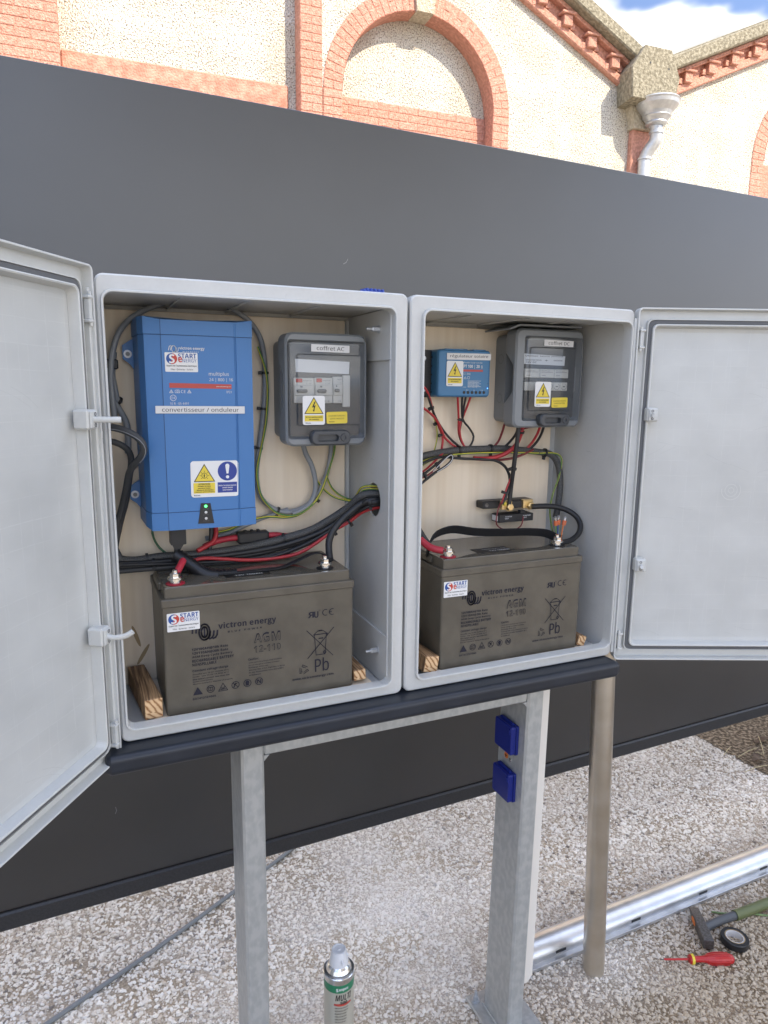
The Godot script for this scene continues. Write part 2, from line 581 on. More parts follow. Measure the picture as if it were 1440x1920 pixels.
	var ct := noise_tex(0.03, 6, Color(0.70, 0.69, 0.66), W, FastNoiseLite.TYPE_SIMPLEX_SMOOTH, 512, 18, 0.2, 0.8)
	mat("old_concrete", lin(0.38, 0.35, 0.27), 0.9, 0.0, ct, 1.3, pb, 0.4)
	mat("pale_stone", lin(0.62, 0.57, 0.45), 0.85, 0.0, pt, 1.5, pb, 0.6)
	mat("roof", lin(0.20, 0.08, 0.05), 0.9)
	# ground
	var gt := noise_tex(0.05, 5, Color(0.82, 0.80, 0.78), W, FastNoiseLite.TYPE_SIMPLEX_SMOOTH, 1024, 19, 0.3, 0.7)
	var gm := mat("ground", Color.WHITE, 0.95, 0.0, gt, 2.5, gt, 0.6)
	gm.vertex_color_use_as_albedo = true
	stain(gm, noise_tex(0.01, 5, Color(0.90, 0.88, 0.84), W, FastNoiseLite.TYPE_SIMPLEX_SMOOTH, 512, 62, 0.3, 0.6), 0.6)
	var pm := mat("pebble", Color.WHITE, 0.8)
	pm.vertex_color_use_as_albedo = true
	mat("soil", lin(0.42, 0.33, 0.22), 0.95, 0.0, noise_tex(0.04, 5, Color(0.45, 0.42, 0.38), W, FastNoiseLite.TYPE_SIMPLEX_SMOOTH, 512, 20), 2.5, gt, 2.0)
	mat("dry_grass", lin(0.50, 0.42, 0.24), 0.8)
	mat("dead_leaf", lin(0.10, 0.065, 0.04), 0.8)
	mat("canopy_sheet", lin(0.50, 0.50, 0.49), 0.5, 0.2)

# ---------------------------------------------------------------- the factory behind
var brick_meshes := {}

func brick(parent: Node, at: Vector3, size: Vector3, basis := Basis.IDENTITY, k := -1) -> void:
	var key := "%.2f %.2f %.2f" % [size.x, size.y, size.z]
	if not brick_meshes.has(key):
		var mb := MB.new()
		mb.box(-size / 2.0, size / 2.0, 0.006)
		brick_meshes[key] = mb.mesh()
	if k < 0:
		k = [0, 0, 0, 1, 1, 2][rng.randi() % 6]
	var o := put_mesh(brick_meshes[key], "brick", ["brick_paint", "brick_paint_pale", "brick_paint_deep"][k], parent)
	var j := Basis.from_euler(Vector3(rng.randf_range(-0.006, 0.006), rng.randf_range(-0.008, 0.008), rng.randf_range(-0.008, 0.008)))
	o.transform = Transform3D(basis * j, at + Vector3(0, 0, rng.randf_range(-0.0015, 0.0012) - 0.0056))

func holder(called: String, parent: Node) -> Node3D:
	var o := Node3D.new()
	o.name = called
	parent.add_child(o, true)
	return o

func arch(f: Node, c: float, full: bool) -> void:
	var yc := 4.32
	var R := 1.04
	var r := 0.845
	var mb := MB.new()
	var k := 40
	for i in k:
		var a := PI * i / k
		var b := PI * (i + 1) / k
		var p := Vector3(c + cos(a) * r, yc + sin(a) * r, 0)
		var q := Vector3(c + cos(b) * r, yc + sin(b) * r, 0)
		mb.quad(p, q, q + Vector3(0, 0, -0.215), p + Vector3(0, 0, -0.215), -Vector3(cos((a + b) / 2), sin((a + b) / 2), 0))
		var p2 := Vector3(c + cos(a) * R, yc + sin(a) * R, -0.006)
		var q2 := Vector3(c + cos(b) * R, yc + sin(b) * R, -0.006)
		mb.quad(p + Vector3(0, 0, -0.006), q + Vector3(0, 0, -0.006), q2, p2, Vector3.BACK)
	for s in [-1.0, 1.0]:
		mb.box(Vector3(c + s * r, 0, -0.22), Vector3(c + s * R, yc, -0.006))
	put(mb, "arch_reveal", "joint_paint", f)
	var ringp := holder("brick_arch", f)
	var n := 38
	for i in n:
		var a := PI * (i + 0.5) / n
		if not full and a < PI * 0.55:
			continue
		if absf(a - PI / 2) < 0.1:
			continue
		var bs := Basis(Vector3.BACK, a)
		var w := 0.0715
		if i % 2 == 0:
			brick(ringp, Vector3(c + cos(a) * 0.942, yc + sin(a) * 0.942, -0.045), Vector3(0.192, w, 0.1), bs)
		else:
			for rr in [0.893, 0.992]:
				brick(ringp, Vector3(c + cos(a) * rr, yc + sin(a) * rr, -0.045), Vector3(0.092, w, 0.1), bs)
	for s in [-1.0, 1.0]:
		if not full and s > 0:
			continue
		for i in 9:
			var y := yc - 0.04 - i * 0.077
			if i % 2 == 0:
				brick(ringp, Vector3(c + s * 0.942, y, -0.045), Vector3(0.190, 0.0725, 0.1))
			else:
				brick(ringp, Vector3(c + s * 0.893, y, -0.045), Vector3(0.092, 0.0725, 0.1))
				brick(ringp, Vector3(c + s * 0.992, y, -0.045), Vector3(0.092, 0.0725, 0.1))
	# sill of painted bricks in the back of the recess
	var sl := MB.new()
	sl.box(Vector3(c - 0.845, 3.2, -0.25), Vector3(c + 0.843, 4.345, -0.192))
	put(sl, "sill_mortar", "joint_paint", f)
	if full:
		var sill := holder("brick_sill", f)
		for row in 5:
			var x := c - 0.84 + (0.0 if row % 2 == 0 else -0.11)
			while x < c + 0.83:
				var x0 := maxf(x, c - 0.84)
				var x1 := minf(x + 0.216, c + 0.838)
				if x1 - x0 > 0.05:
					brick(sill, Vector3((x0 + x1) / 2, 4.308 - row * 0.077, -0.231), Vector3(x1 - x0, 0.0725, 0.1))
				x += 0.222

func slope_band(f: Node, at: Vector2, ang: float, len0: float, len1: float, dentils: Array) -> void:
	var bs := Basis(Vector3.BACK, ang)
	var root := Transform3D(bs, Vector3(at.x, at.y, 0))
	var mb := MB.new()
	mb.xf = root
	mb.box(Vector3(len0, 0.0, -0.1), Vector3(len1, 0.085, 0.055), 0.01)
	mb.box(Vector3(len0, 0.085, -0.1), Vector3(len1, 0.245, 0.018))
	mb.box(Vector3(len0, 0.20, 0.018), Vector3(len1, 0.243, 0.10), 0.006)
	put(mb, "cornice_band", "brick_paint", f)
	mb = MB.new()
	mb.xf = root
	mb.box(Vector3(len0, 0.245, -0.25), Vector3(len1, 0.385, 0.21), 0.015)
	mb.box(Vector3(len0, 0.385, -0.25), Vector3(len1, 0.40, 0.18), 0.006)
	put(mb, "coping", "old_concrete", f)
	for d in dentils:
		var q := MB.new()
		q.xf = root * Transform3D(Basis(Vector3.BACK, -ang), Vector3(d, 0.085, 0))
		q.box(Vector3(-0.055, -0.015, 0.0), Vector3(0.055, 0.09, 0.10), 0.005)
		q.box(Vector3(-0.09, 0.092, 0.0), Vector3(0.09, 0.118, 0.125), 0.005)
		q.box(Vector3(0.055, -0.03, 0.0), Vector3(0.11, 0.035, 0.06), 0.004)
		q.box(Vector3(-0.11, -0.03, 0.0), Vector3(-0.055, 0.035, 0.06), 0.004)
		put(q, "dentil", "brick_paint", f)

func factory() -> void:
	rng.seed = 101
	var f := thing("factory_building", "pale roughcast factory with salmon painted brick arches and two gables meeting at a rain gutter", "building", "", Vector3(-0.08903, 0, -6.07869), -0.05)
	var top := func(x: float) -> float:
		if x < 2.0:
			return 5.75
		if x < 6.285:
			return 6.2 - 0.484 * absf(x - 3.49)
		return 6.2 - 0.46 * absf(x - 9.08)
	var mb := MB.new()
	var xs := [2.235]
	while xs[-1] < 12.5:
		xs.append(xs[-1] + 0.052)
	for i in xs.size() - 1:
		var a: float = xs[i]
		var b: float = xs[i + 1]
		var lo := [0.0, 0.0]
		for j in 2:
			var x: float = xs[i + j]
			for c in [3.49, 9.08]:
				var dx: float = absf((a + b) / 2 - c)
				if dx < 1.04:
					lo[j] = 4.32 + sqrt(maxf(0.0, 1.04 * 1.04 - (x - c) * (x - c))) - 0.004
		mb.quad(Vector3(a, lo[0], -0.012), Vector3(b, lo[1], -0.012), Vector3(b, top.call(b), -0.012), Vector3(a, top.call(a), -0.012), Vector3.BACK)
	# recessed bay on the left and the recess panels
	mb.rect(-7.0, 0.0, 2.3, 5.75, -0.215)
	for c in [3.49, 9.08]:
		mb.rect(c - 1.03, 0.0, c + 1.03, 5.35, -0.218)
	# sides, back and top of the building
	mb.quad(Vector3(12.5, 0, -0.012), Vector3(12.5, 0, -9), Vector3(12.5, 5.0, -9), Vector3(12.5, 5.0, -0.012), Vector3.RIGHT)
	mb.quad(Vector3(-7, 0, -0.2), Vector3(-7, 0, -9), Vector3(-7, 5.75, -9), Vector3(-7, 5.75, -0.2), Vector3.LEFT)
	put(mb, "wall", "roughcast", f)
	var rf := MB.new()
	for q in [[3.49, 2.0, 0.484], [3.49, 6.285, 0.484], [9.08, 6.285, 0.46], [9.08, 12.5, 0.46]]:
		var y1: float = 6.2 - q[2] * absf(q[1] - q[0])
		rf.quad(Vector3(q[0], 6.17, -0.02), Vector3(q[1], y1 - 0.03, -0.02), Vector3(q[1], y1 - 0.03, -9), Vector3(q[0], 6.17, -9), Vector3.UP)
	rf.quad(Vector3(-7, 5.72, -0.22), Vector3(2.0, 5.72, -0.22), Vector3(2.0, 5.72, -9), Vector3(-7, 5.72, -9), Vector3.UP)
	put(rf, "roof", "roof", f)
	arch(f, 3.49, true)
	arch(f, 9.08, false)
	# keystone
	var k := MB.new()
	k.prism(PackedVector2Array([Vector2(3.415, 5.155), Vector2(3.60, 5.155), Vector2(3.635, 5.48), Vector2(3.385, 5.48)]), -0.2, 0.035)
	put(k, "keystone", "pale_stone", f)
	# pilaster between the bay and the arch
	var core := MB.new()
	core.box(Vector3(2.226, 0, -0.22), Vector3(2.440, 5.6, -0.006))
	core.box(Vector3(-1.2, 0, -0.22), Vector3(0.098, 5.75, -0.006))
	put(core, "pier_mortar", "joint_paint", f)
	var pil := holder("brick_pilaster", f)
	for i in 24:
		var y := 3.74 + i * 0.077
		if i % 2 == 0:
			brick(pil, Vector3(2.333, y, -0.045), Vector3(0.222, 0.0725, 0.1))
			brick(pil, Vector3(2.275, y, -0.157), Vector3(0.106, 0.0725, 0.1))
		else:
			brick(pil, Vector3(2.277, y, -0.099), Vector3(0.110, 0.0725, 0.208))
			brick(pil, Vector3(2.389, y, -0.045), Vector3(0.110, 0.0725, 0.1))
	var pier := holder("brick_pier", f)
	for i in 13:
		var y := 3.97 + i * 0.077
		var x := 0.102
		var first := true
		while x > -0.75:
			var w := 0.105 if first and i % 2 == 0 else 0.218
			first = false
			brick(pier, Vector3(x - w / 2, y, -0.045), Vector3(w, 0.0725, 0.1))
			x -= w + 0.005
	var band := MB.new()
	band.box(Vector3(0.1, 3.6, -0.22), Vector3(2.145, 4.36, -0.190), 0.012)
	put(band, "rendered_band", "render_paint", f)
	slope_band(f, Vector2(5.891, 4.859), -0.4505, -3.2, 0.22, [-2.3, -1.94, -1.58, -1.22, -0.86, -0.5, -0.14])
	slope_band(f, Vector2(6.808, 4.894), 0.416, -0.35, 3.0, [0.08, 0.45, 0.82, 1.19, 1.56, 1.93])
	# rain gutter outlet: concrete block, bracket, little pilaster, zinc funnel and pipe
	var g := MB.new()
	var fr := [Vector3(6.03, 5.175, 0), Vector3(6.39, 5.175, 0), Vector3(6.53, 4.90, 0), Vector3(6.49, 4.625, 0), Vector3(5.89, 4.625, 0), Vector3(5.86, 4.93, 0)]
	var L0 := PackedVector3Array()
	var L1 := PackedVector3Array()
	var L2 := PackedVector3Array()
	for p in fr:
		L0.append(p + Vector3(0.06, 0, -0.1))
		L1.append(p + Vector3(0, 0, 0.29))
		L2.append(Vector3(6.2 + (p.x - 6.2) * 0.97, 4.9 + (p.y - 4.9) * 0.97, 0.305))
	g.loft([L0, L1, L2], false, true)
	put(g, "gutter_block", "old_concrete", f)
	for x in [6.1, 6.36]:
		var dk := MB.new()
		dk.xf = Transform3D(Basis.IDENTITY, Vector3(x, 5.0 - (x - 6.1) * 0.1, 0.3055))
		dk.disc(0, 0, 0.012, 0.001, 10)
		put(dk, "drain_hole", "black", f)
	g = MB.new()
	g.prism(PackedVector2Array([Vector2(6.10, 4.40), Vector2(6.42, 4.40), Vector2(6.42, 4.46), Vector2(6.47, 4.64), Vector2(6.05, 4.64), Vector2(6.10, 4.46)]), -0.02, 0.10)
	put(g, "gutter_bracket", "pale_stone", f)
	g = MB.new()
	g.box(Vector3(6.125, 0, -0.02), Vector3(6.40, 4.40, 0.06), 0.01)
	put(g, "small_pilaster", "brick_paint", f)
	g = MB.new()
	g.xf = Transform3D(Basis.IDENTITY, Vector3(6.30, 0, 0.235))
	g.lathe([Vector2(0.20, 4.665), Vector2(0.235, 4.665), Vector2(0.245, 4.65), Vector2(0.235, 4.635), Vector2(0.225, 4.60), Vector2(0.20, 4.57), Vector2(0.165, 4.535), Vector2(0.15, 4.50), Vector2(0.155, 4.49), Vector2(0.14, 4.475), Vector2(0.115, 4.44), Vector2(0.12, 4.425), Vector2(0.11, 4.41), Vector2(0.075, 4.40)], 32)
	put(g, "funnel", "zinc", f)
	g = MB.new()
	g.tube(MB.curve([Vector3(6.30, 4.42, 0.235), Vector3(6.31, 4.33, 0.235), Vector3(6.31, 4.24, 0.22), Vector3(6.27, 4.15, 0.17), Vector3(6.25, 4.06, 0.14), Vector3(6.25, 3.9, 0.14), Vector3(6.25, 3.0, 0.14), Vector3(6.25, 0.0, 0.14)], 0.03), 0.068, 0, 18)
	put(g, "downpipe", "zinc", f)
	for y in [4.07, 4.33]:
		g = MB.new()
		g.xf = Transform3D(Basis.IDENTITY, Vector3(6.25 if y < 4.2 else 6.308, y, 0.142 if y < 4.2 else 0.235))
		g.lathe([Vector2(0.066, -0.014), Vector2(0.08, -0.01), Vector2(0.08, 0.01), Vector2(0.066, 0.014)], 18)
		put(g, "pipe_collar", "zinc", f)

# ---------------------------------------------------------------- ground
func dust(x: float, z: float) -> float:   # pale cement dust swept over the slab in front of the posts
	var a := exp(-(pow((x - 0.62 - (z + 0.4) * -0.35) / 0.30, 2) + pow((z + 0.42) / 0.46, 2)))
	var b := 0.8 * exp(-(pow((x - 0.30) / 0.14, 2) + pow((z + 0.16) / 0.14, 2)))
	var d := 0.9 * exp(-(pow((x - 1.13) / 0.13, 2) + pow((z + 0.10) / 0.10, 2)))
	return clampf(a + b + d, 0.0, 1.0)

func brown_front(x: float, z: float) -> float:   # darker and browner towards the front right
	return clampf((z + 0.20) * 3.8 + (x - 0.85) * 0.55, 0.0, 1.0)

func ground() -> void:
	rng.seed = 7
	var f := FastNoiseLite.new()
	f.seed = 9
	f.frequency = 1.6
	f.fractal_octaves = 3
	var mb := MB.new()
	mb.use_col = true
	var shade := func(x: float, z: float) -> Color:
		var k := 1.0 + 0.25 * f.get_noise_2d(x, z)
		var base := Color(0.54, 0.475, 0.385).lerp(Color(0.33, 0.255, 0.17), brown_front(x, z))
		base = base.lerp(Color(0.78, 0.735, 0.66), 0.85 * dust(x, z))
		return Color(base.r * k, base.g * k, base.b * k)
	var cell := 0.08
	for i in 70:
		for j in 50:
			var x := -1.6 + i * cell
			var z := -2.9 + j * cell
			var p := [Vector3(x, 0, z), Vector3(x + cell, 0, z), Vector3(x + cell, 0, z + cell), Vector3(x, 0, z + cell)]
			for t in [[0, 1, 2], [0, 2, 3]]:
				for q in t:
					mb.v.append(p[q])
					mb.n.append(Vector3.UP)
					mb.c.append(shade.call(p[q].x, p[q].z))
	mb.col = Color(0.52, 0.465, 0.385)
	for q in [[-60.0, -60.0, -1.6, 60.0], [4.0, -60.0, 60.0, 60.0], [-1.6, -60.0, 4.0, -2.9], [-1.6, 1.1, 4.0, 60.0]]:
		mb.quad(Vector3(q[0], 0, q[1]), Vector3(q[2], 0, q[1]), Vector3(q[2], 0, q[3]), Vector3(q[0], 0, q[3]), Vector3.UP)
	put(mb, "ground", "ground").set_meta("kind", "structure")
	# soil strip with dry litter past the edge of the slab
	mb = MB.new()
	var n := 26
	for i in n:
		var t0 := i / float(n)
		var t1 := (i + 1) / float(n)
		var e0 := Vector3(2.30 + 0.02 * f.get_noise_1d(t0 * 40.0), 0.004, lerpf(-1.7, 0.9, t0))
		var e1 := Vector3(2.30 + 0.02 * f.get_noise_1d(t1 * 40.0), 0.004, lerpf(-1.7, 0.9, t1))
		e0.x += (e0.z + 0.88) * 0.02
		e1.x += (e1.z + 0.88) * 0.02
		mb.quad(e0, e1, Vector3(3.6, 0.03, e1.z), Vector3(3.6, 0.03, e0.z), Vector3.UP)
	put(mb, "soil", "soil").set_meta("kind", "structure")
	# exposed aggregate: three shapes of stone
	for shape in 4:
		var sm := SphereMesh.new()
		sm.radial_segments = 6
		sm.rings = 3
		sm.radius = 1.0
		sm.height = 2.0
		var arr := sm.get_mesh_arrays()
		var vs: PackedVector3Array = arr[Mesh.ARRAY_VERTEX]
		var ids: PackedInt32Array = arr[Mesh.ARRAY_INDEX]
		var st := MB.new()
		var jig := func(p: Vector3) -> Vector3:
			var h := FastNoiseLite.new()
			h.seed = 50 + shape
			h.frequency = 0.9
			return Vector3(p.x * (1.0 + 0.15 * shape), p.y * 0.62, p.z) * (1.0 + 0.55 * h.get_noise_3dv(p))
		for t in range(0, ids.size(), 3):
			var a: Vector3 = jig.call(vs[ids[t]])
			var b: Vector3 = jig.call(vs[ids[t + 1]])
			var c: Vector3 = jig.call(vs[ids[t + 2]])
			st.face(a, b, c, c.lerp(a, 0.001), (a + b + c))
		var mm := MultiMesh.new()
		mm.transform_format = MultiMesh.TRANSFORM_3D
		mm.use_colors = true
		mm.mesh = st.mesh()
		var count := 38000
		mm.instance_count = count
		for i in count:
			var x := rng.randf_range(-1.4, 3.9)
			var z := rng.randf_range(-2.2, 0.95)
			if rng.randf() < 0.62:
				x = rng.randf_range(-0.5, 2.8)
				z = rng.randf_range(-1.1, 0.25)
			var big := rng.randf()
			var r := lerpf(0.0022, 0.0068, pow(big, 2.0))
			var d := dust(x, z)
			if d > 0.3 and rng.randf() < d * 0.5:
				r *= 0.55
			var bs := Basis.from_euler(Vector3(rng.randf_range(-0.5, 0.5), rng.randf() * TAU, rng.randf_range(-0.5, 0.5))).scaled_local(Vector3(r, r, r) * Vector3(1.0, 1.0, rng.randf_range(0.6, 1.0)))
			var y := r * rng.randf_range(-0.30, 0.30)
			if x > 2.3:
				r *= 0.5
				y -= 0.002
			mm.set_instance_transform(i, Transform3D(bs, Vector3(x, y, z)))
			var k := rng.randf()
			var cc := Color(0.82, 0.77, 0.685).lerp(Color(0.52, 0.44, 0.34), pow(k, 1.9))
			if rng.randf() < 0.045:
				cc = Color(0.22, 0.19, 0.16)
			cc = cc.lerp(Color(0.45, 0.355, 0.24), 0.8 * brown_front(x, z))
			cc = cc.lerp(Color(0.80, 0.755, 0.68), 0.7 * d)
			mm.set_instance_color(i, cc)
		var o := MultiMeshInstance3D.new()
		o.name = numbered("aggregate_stones")
		o.multimesh = mm
		o.material_override = M.pebble
		add_child(o)
		o.set_meta("kind", "stuff")
		o.set_meta("label", "pale exposed aggregate stones set all over the concrete slab")
		o.set_meta("category", "gravel")
	# dry litter
	var lit := MB.new()
	for i in 70:
		var p := Vector3(rng.randf_range(2.33, 3.3), 0.012, rng.randf_range(-1.2, -0.2))
		var a := rng.randf() * TAU
		var L := rng.randf_range(0.03, 0.14)
		var d := Vector3(cos(a), rng.randf_range(-0.05, 0.12), sin(a)) * L
		lit.tube(MB.curve([p, p + d * 0.5 + Vector3(0, 0.006, 0), p + d], 0.03), 0.0016, 0, 5)
	var go := put(lit, "dry_grass", "dry_grass")
	tag(go, "dry straw stalks lying on the brown soil beyond the slab edge", "grass")
	go.set_meta("kind", "stuff")
	for q in [[2.36, -0.66, 0.4, "curled dead leaf nearest to the slab edge on the soil"], [2.42, -0.60, 1.9, "dark dead leaf on the soil, frontmost of the leaves past the slab"], [2.50, -0.74, 2.7, "dead leaf on the soil, farthest right of the leaves past the slab"]]:
		var lf := MB.new()
		var pts := []
		for i in 6:
			pts.append(Vector3(-0.05 + 0.02 * i, 0.006 + 0.008 * sin(i * 1.3), 0.012 * sin(i * 0.9)))
		for i in 5:
			var w0 := 0.018 * sin(PI * (i + 0.1) / 5.2)
			var w1 := 0.018 * sin(PI * (i + 1.0) / 5.2)
			lf.face(pts[i] + Vector3(0, 0.004, -w0), pts[i] + Vector3(0, 0, w0), pts[i + 1] + Vector3(0, 0, w1), pts[i + 1] + Vector3(0, 0.004, -w1), Vector3.UP)
		var o := put(lf, "dead_leaf", "dead_leaf")
		o.position = Vector3(q[0], 0.012, q[1])
		o.rotation.y = q[2]
		tag(o, q[3], "leaf", "dead leaves on the soil")

# ---------------------------------------------------------------- steelwork
func bolt_mesh(r: float, h: float) -> MB:   # washer, hex head and stud along +y
	var mb := MB.new()
	mb.lathe([Vector2(0, 0), Vector2(r * 1.7, 0), Vector2(r * 1.7, h * 0.12), Vector2(r * 1.1, h * 0.14)], 20)
	mb.lathe([Vector2(r * 1.2, h * 0.12), Vector2(r * 1.2, h * 0.55), Vector2(r * 1.05, h * 0.62), Vector2(0, h * 0.62)], 6, false)
	mb.lathe([Vector2(r * 0.62, h * 0.6), Vector2(r * 0.62, h * 0.96), Vector2(r * 0.5, h), Vector2(0, h)], 14)
	return mb

func steel() -> void:
	# dark sheet behind everything
	var p := thing("metal_panel", "huge dark grey sheet metal panel standing behind the cabinets, hiding the factory's lower wall", "panel", "", Vector3(-0.25, 0, -0.42), 0.031)
	var mb := MB.new()
	mb.box(Vector3(-2.6, 0.356, -0.012), Vector3(4.6, 2.018, 0.0), 0.0015)
	put(mb, "sheet", "panel_dark", p)
	mb = MB.new()
	mb.box(Vector3(-2.6, 0.312, -0.045), Vector3(4.6, 0.354, 0.007), 0.004)
	put(mb, "bottom_flange", "panel_edge", p)
	for x in [-1.3, 4.0]:
		mb = MB.new()
		mb.box(Vector3(x, 0, -0.10), Vector3(x + 0.06, 1.99, -0.0125), 0.004)
		put(mb, "support_post", "galvanised", p)
	rng.seed = 3
	for q in [[0.78, 1.72, 0.5], [1.02, 1.50, -0.6], [0.93, 1.62, 0.2], [0.62, 0.62, 0.1], [0.24, 0.52, 1.2], [1.32, 0.375, 0.05]]:
		mb = MB.new()
		mb.stroke([Vector2(q[0], q[1]), Vector2(q[0] + 0.008 * cos(q[2]), q[1] + 0.008 * sin(q[2])), Vector2(q[0] + 0.016 * cos(q[2] + 0.3), q[1] + 0.016 * sin(q[2] + 0.3))], 0.0007, 0.0006)
		put(mb, "scratch", "scratch", p)
	# galvanised stand
	var s := thing("steel_stand", "galvanised steel stand of two posts and a cross beam carrying both cabinets", "stand")
	mb = MB.new()
	mb.box(Vector3(0.188, 0.008, -0.12), Vector3(0.228, 0.8655, -0.02), 0.004)
	put(mb, "post", "galvanised", s)
	mb = MB.new()
	mb.xf = Transform3D(Basis(Vector3.BACK, -0.013), Vector3(0.7655, 0, 0))
	mb.box(Vector3(0.0, 0.008, -0.12), Vector3(0.040, 0.8648, -0.02), 0.004)
	put(mb, "post", "galvanised", s)
	mb = MB.new()
	mb.box(Vector3(0.2285, 0.820, -0.118), Vector3(0.7755, 0.8650, -0.022), 0.003)
	put(mb, "cross_beam", "galvanised", s)
	for x in [0.232, 0.772]:
		mb = MB.new()
		var sg := 1.0 if x < 0.5 else -1.0
		mb.prism(PackedVector2Array([Vector2(x - 0.0035 * sg, 0.8195), Vector2(x + 0.006 * sg, 0.8195), Vector2(x - 0.0035 * sg, 0.809)]), -0.11, -0.0235)
		put(mb, "weld", "galvanised", s)
	for q in [[0.128, 0.288], [0.736, 0.862]]:
		mb = MB.new()
		mb.box(Vector3(q[0], 0.0045, -0.155), Vector3(q[1], 0.0125, 0.022), 0.002)
		var bp := put(mb, "base_plate", "galvanised", s)
		for z in [-0.135, 0.002]:
			for x in [q[0] + 0.017, q[1] - 0.016]:
				var b := bolt_mesh(0.0058, 0.026)
				b.xf = Transform3D()
				var o := put(b, "anchor_bolt", "zinc", bp)
				o.position = Vector3(x, 0.0125, z)
	mb = MB.new()
	mb.tube(MB.curve([Vector3(0.7645, 0.0145, -0.121), Vector3(0.7640, 0.0145, -0.02)], 0.008), 0.0032, 0, 6, [], 0.12)
	put(mb, "weld", "galvanised", s)
	# screws on the side of the right post
	mb = MB.new()
	mb.xf = Transform3D(Basis(Vector3.UP, -PI / 2), Vector3(0.7755, 0.670, -0.085))
	mb.disc(0, 0, 0.0072, 0.002)
	mb.ring(0, 0, 0.0058, 0.0062, 0.0015)
	var wc := put(mb, "screw_collar", "orange", s)
	mb = MB.new()
	mb.xf = Transform3D(Basis(Vector3.UP, -PI / 2), Vector3(0.7752, 0.670, -0.085))
	mb.stroke([Vector2(-0.003, 0), Vector2(0.003, 0)], 0.002, 0.0028)
	mb.stroke([Vector2(0, -0.003), Vector2(0, 0.003)], 0.002, 0.003)
	put(mb, "slot", "black", wc)
	mb = MB.new()
	mb.xf = Transform3D(Basis(Vector3.BACK, PI / 2), Vector3(0.7752, 0.6675, -0.0685))
	mb.lathe([Vector2(0.0042, 0.0), Vector2(0.004, 0.0025), Vector2(0.0, 0.0034)], 12)
	put(mb, "small_screw", "chrome", s)
	# dark rail under the cabinets
	var r := MB.new()
	var loops := []
	for q in [[-0.026, 0.008], [-0.0235, 0.003], [-0.018, 0.0], [0.955, 0.0], [0.963, 0.003], [0.967, 0.008]]:
		var lp := PackedVector3Array()
		for pt in rrect(-0.20 + q[1], 0.8658 + q[1], 0.0345 - q[1], 0.8985 - q[1], 0.010 - q[1] * 0.6, 0.0, 6):
			lp.append(Vector3(q[0], pt.y, pt.x))
		loops.append(lp)
	r.loft(loops, true, true)
	var rail := put(r, "support_rail", "rail")
	tag(rail, "dark blue grey rounded rail running under both cabinets", "rail")
	r = MB.new()
	r.prism(PackedVector2Array([Vector2(0.845, 0.8655), Vector2(0.95, 0.8655), Vector2(0.86, 0.845)]), -0.19, -0.165)
	put(r, "gusset", "rail", rail)
	# sockets
	var names := ["upper blue flap socket on the side of the right galvanised post, above the orange screw", "lower blue flap socket on the side of the right galvanised post, below the orange screw"]
	var first: Node3D
	for i in 2:
		var o: Node3D
		if i == 0:
			o = thing("power_socket", names[0], "socket", "blue sockets on the post")
			first = o
			mb = MB.new()
			mb.loft([rrect(-0.032, -0.033, 0.032, 0.033, 0.004, 0.0), rrect(-0.032, -0.033, 0.032, 0.033, 0.004, 0.006)], false, true)
			put(mb, "base", "socket_blue", o)
			mb = MB.new()
			mb.loft([rrect(-0.031, -0.031, 0.031, 0.033, 0.004, 0.007), rrect(-0.031, -0.031, 0.031, 0.033, 0.004, 0.017), rrect(-0.0295, -0.0295, 0.0295, 0.0315, 0.004, 0.0185)], false, true)
			mb.ring(0, -0.002, 0.0215, 0.0225, 0.0189, 28)
			mb.ring(0, -0.002, 0.0225, 0.0230, 0.0187, 28)
			var fl := put(mb, "flap", "socket_blue", o)
			mb = MB.new()
			mb.loft([rrect(0.02, 0.016, 0.028, 0.027, 0.003, 0.0186), rrect(0.02, 0.016, 0.028, 0.027, 0.003, 0.0205)], false, true)
			put(mb, "thumb_catch", "socket_blue", fl)
			mb = MB.new()
			mb.tube(PackedVector3Array([Vector3(-0.022, 0.0345, 0.008), Vector3(0.022, 0.0345, 0.008)]), 0.0028)
			put(mb, "hinge", "socket_blue", o)
		else:
			o = first.duplicate()
			o.name = numbered("power_socket")
			add_child(o)
			o.set_meta("label", names[1])
		o.transform = Transform3D(Basis(Vector3.UP, -PI / 2), Vector3(0.7745 if i == 0 else 0.7733, [0.7225, 0.614][i], -0.076))
	# white trunking beside the right post
	var t := thing("cable_trunking", "cream plastic cable trunking strapped along the right galvanised post", "trunking", "", Vector3(0.8085, 0, 0))
	t.rotation.z = -0.006
	mb = MB.new()
	mb.prism(PackedVector2Array([Vector2(0.0, 0.113), Vector2(0.022, 0.113), Vector2(0.037, 0.128), Vector2(0.037, 0.8655), Vector2(0.0, 0.8655)]), -0.085, -0.047)
	put(mb, "channel", "trunking", t)
	mb = MB.new()
	mb.prism(PackedVector2Array([Vector2(0.0005, 0.114), Vector2(0.0215, 0.114), Vector2(0.0290, 0.1215), Vector2(0.0290, 0.8652), Vector2(0.0005, 0.8652)]), -0.0468, -0.0445)
	put(mb, "cover", "trunking", t)
	mb = MB.new()
	mb.rect(0.0291, 0.122, 0.0300, 0.8650, -0.0464)
	put(mb, "seam", "trunk_line", t)
	mb = MB.new()
	mb.lathe([Vector2(0, -0.008), Vector2(0.022, -0.008), Vector2(0.024, -0.005), Vector2(0.024, 0.005), Vector2(0.022, 0.008), Vector2(0, 0.008)], 24)
	mb.tube(MB.curve([Vector3(0, 0.008, 0), Vector3(0.0, 0.03, -0.004), Vector3(0.004, 0.07, -0.006)], 0.01), 0.008)
	var g := put(mb, "cable_gland", "black")
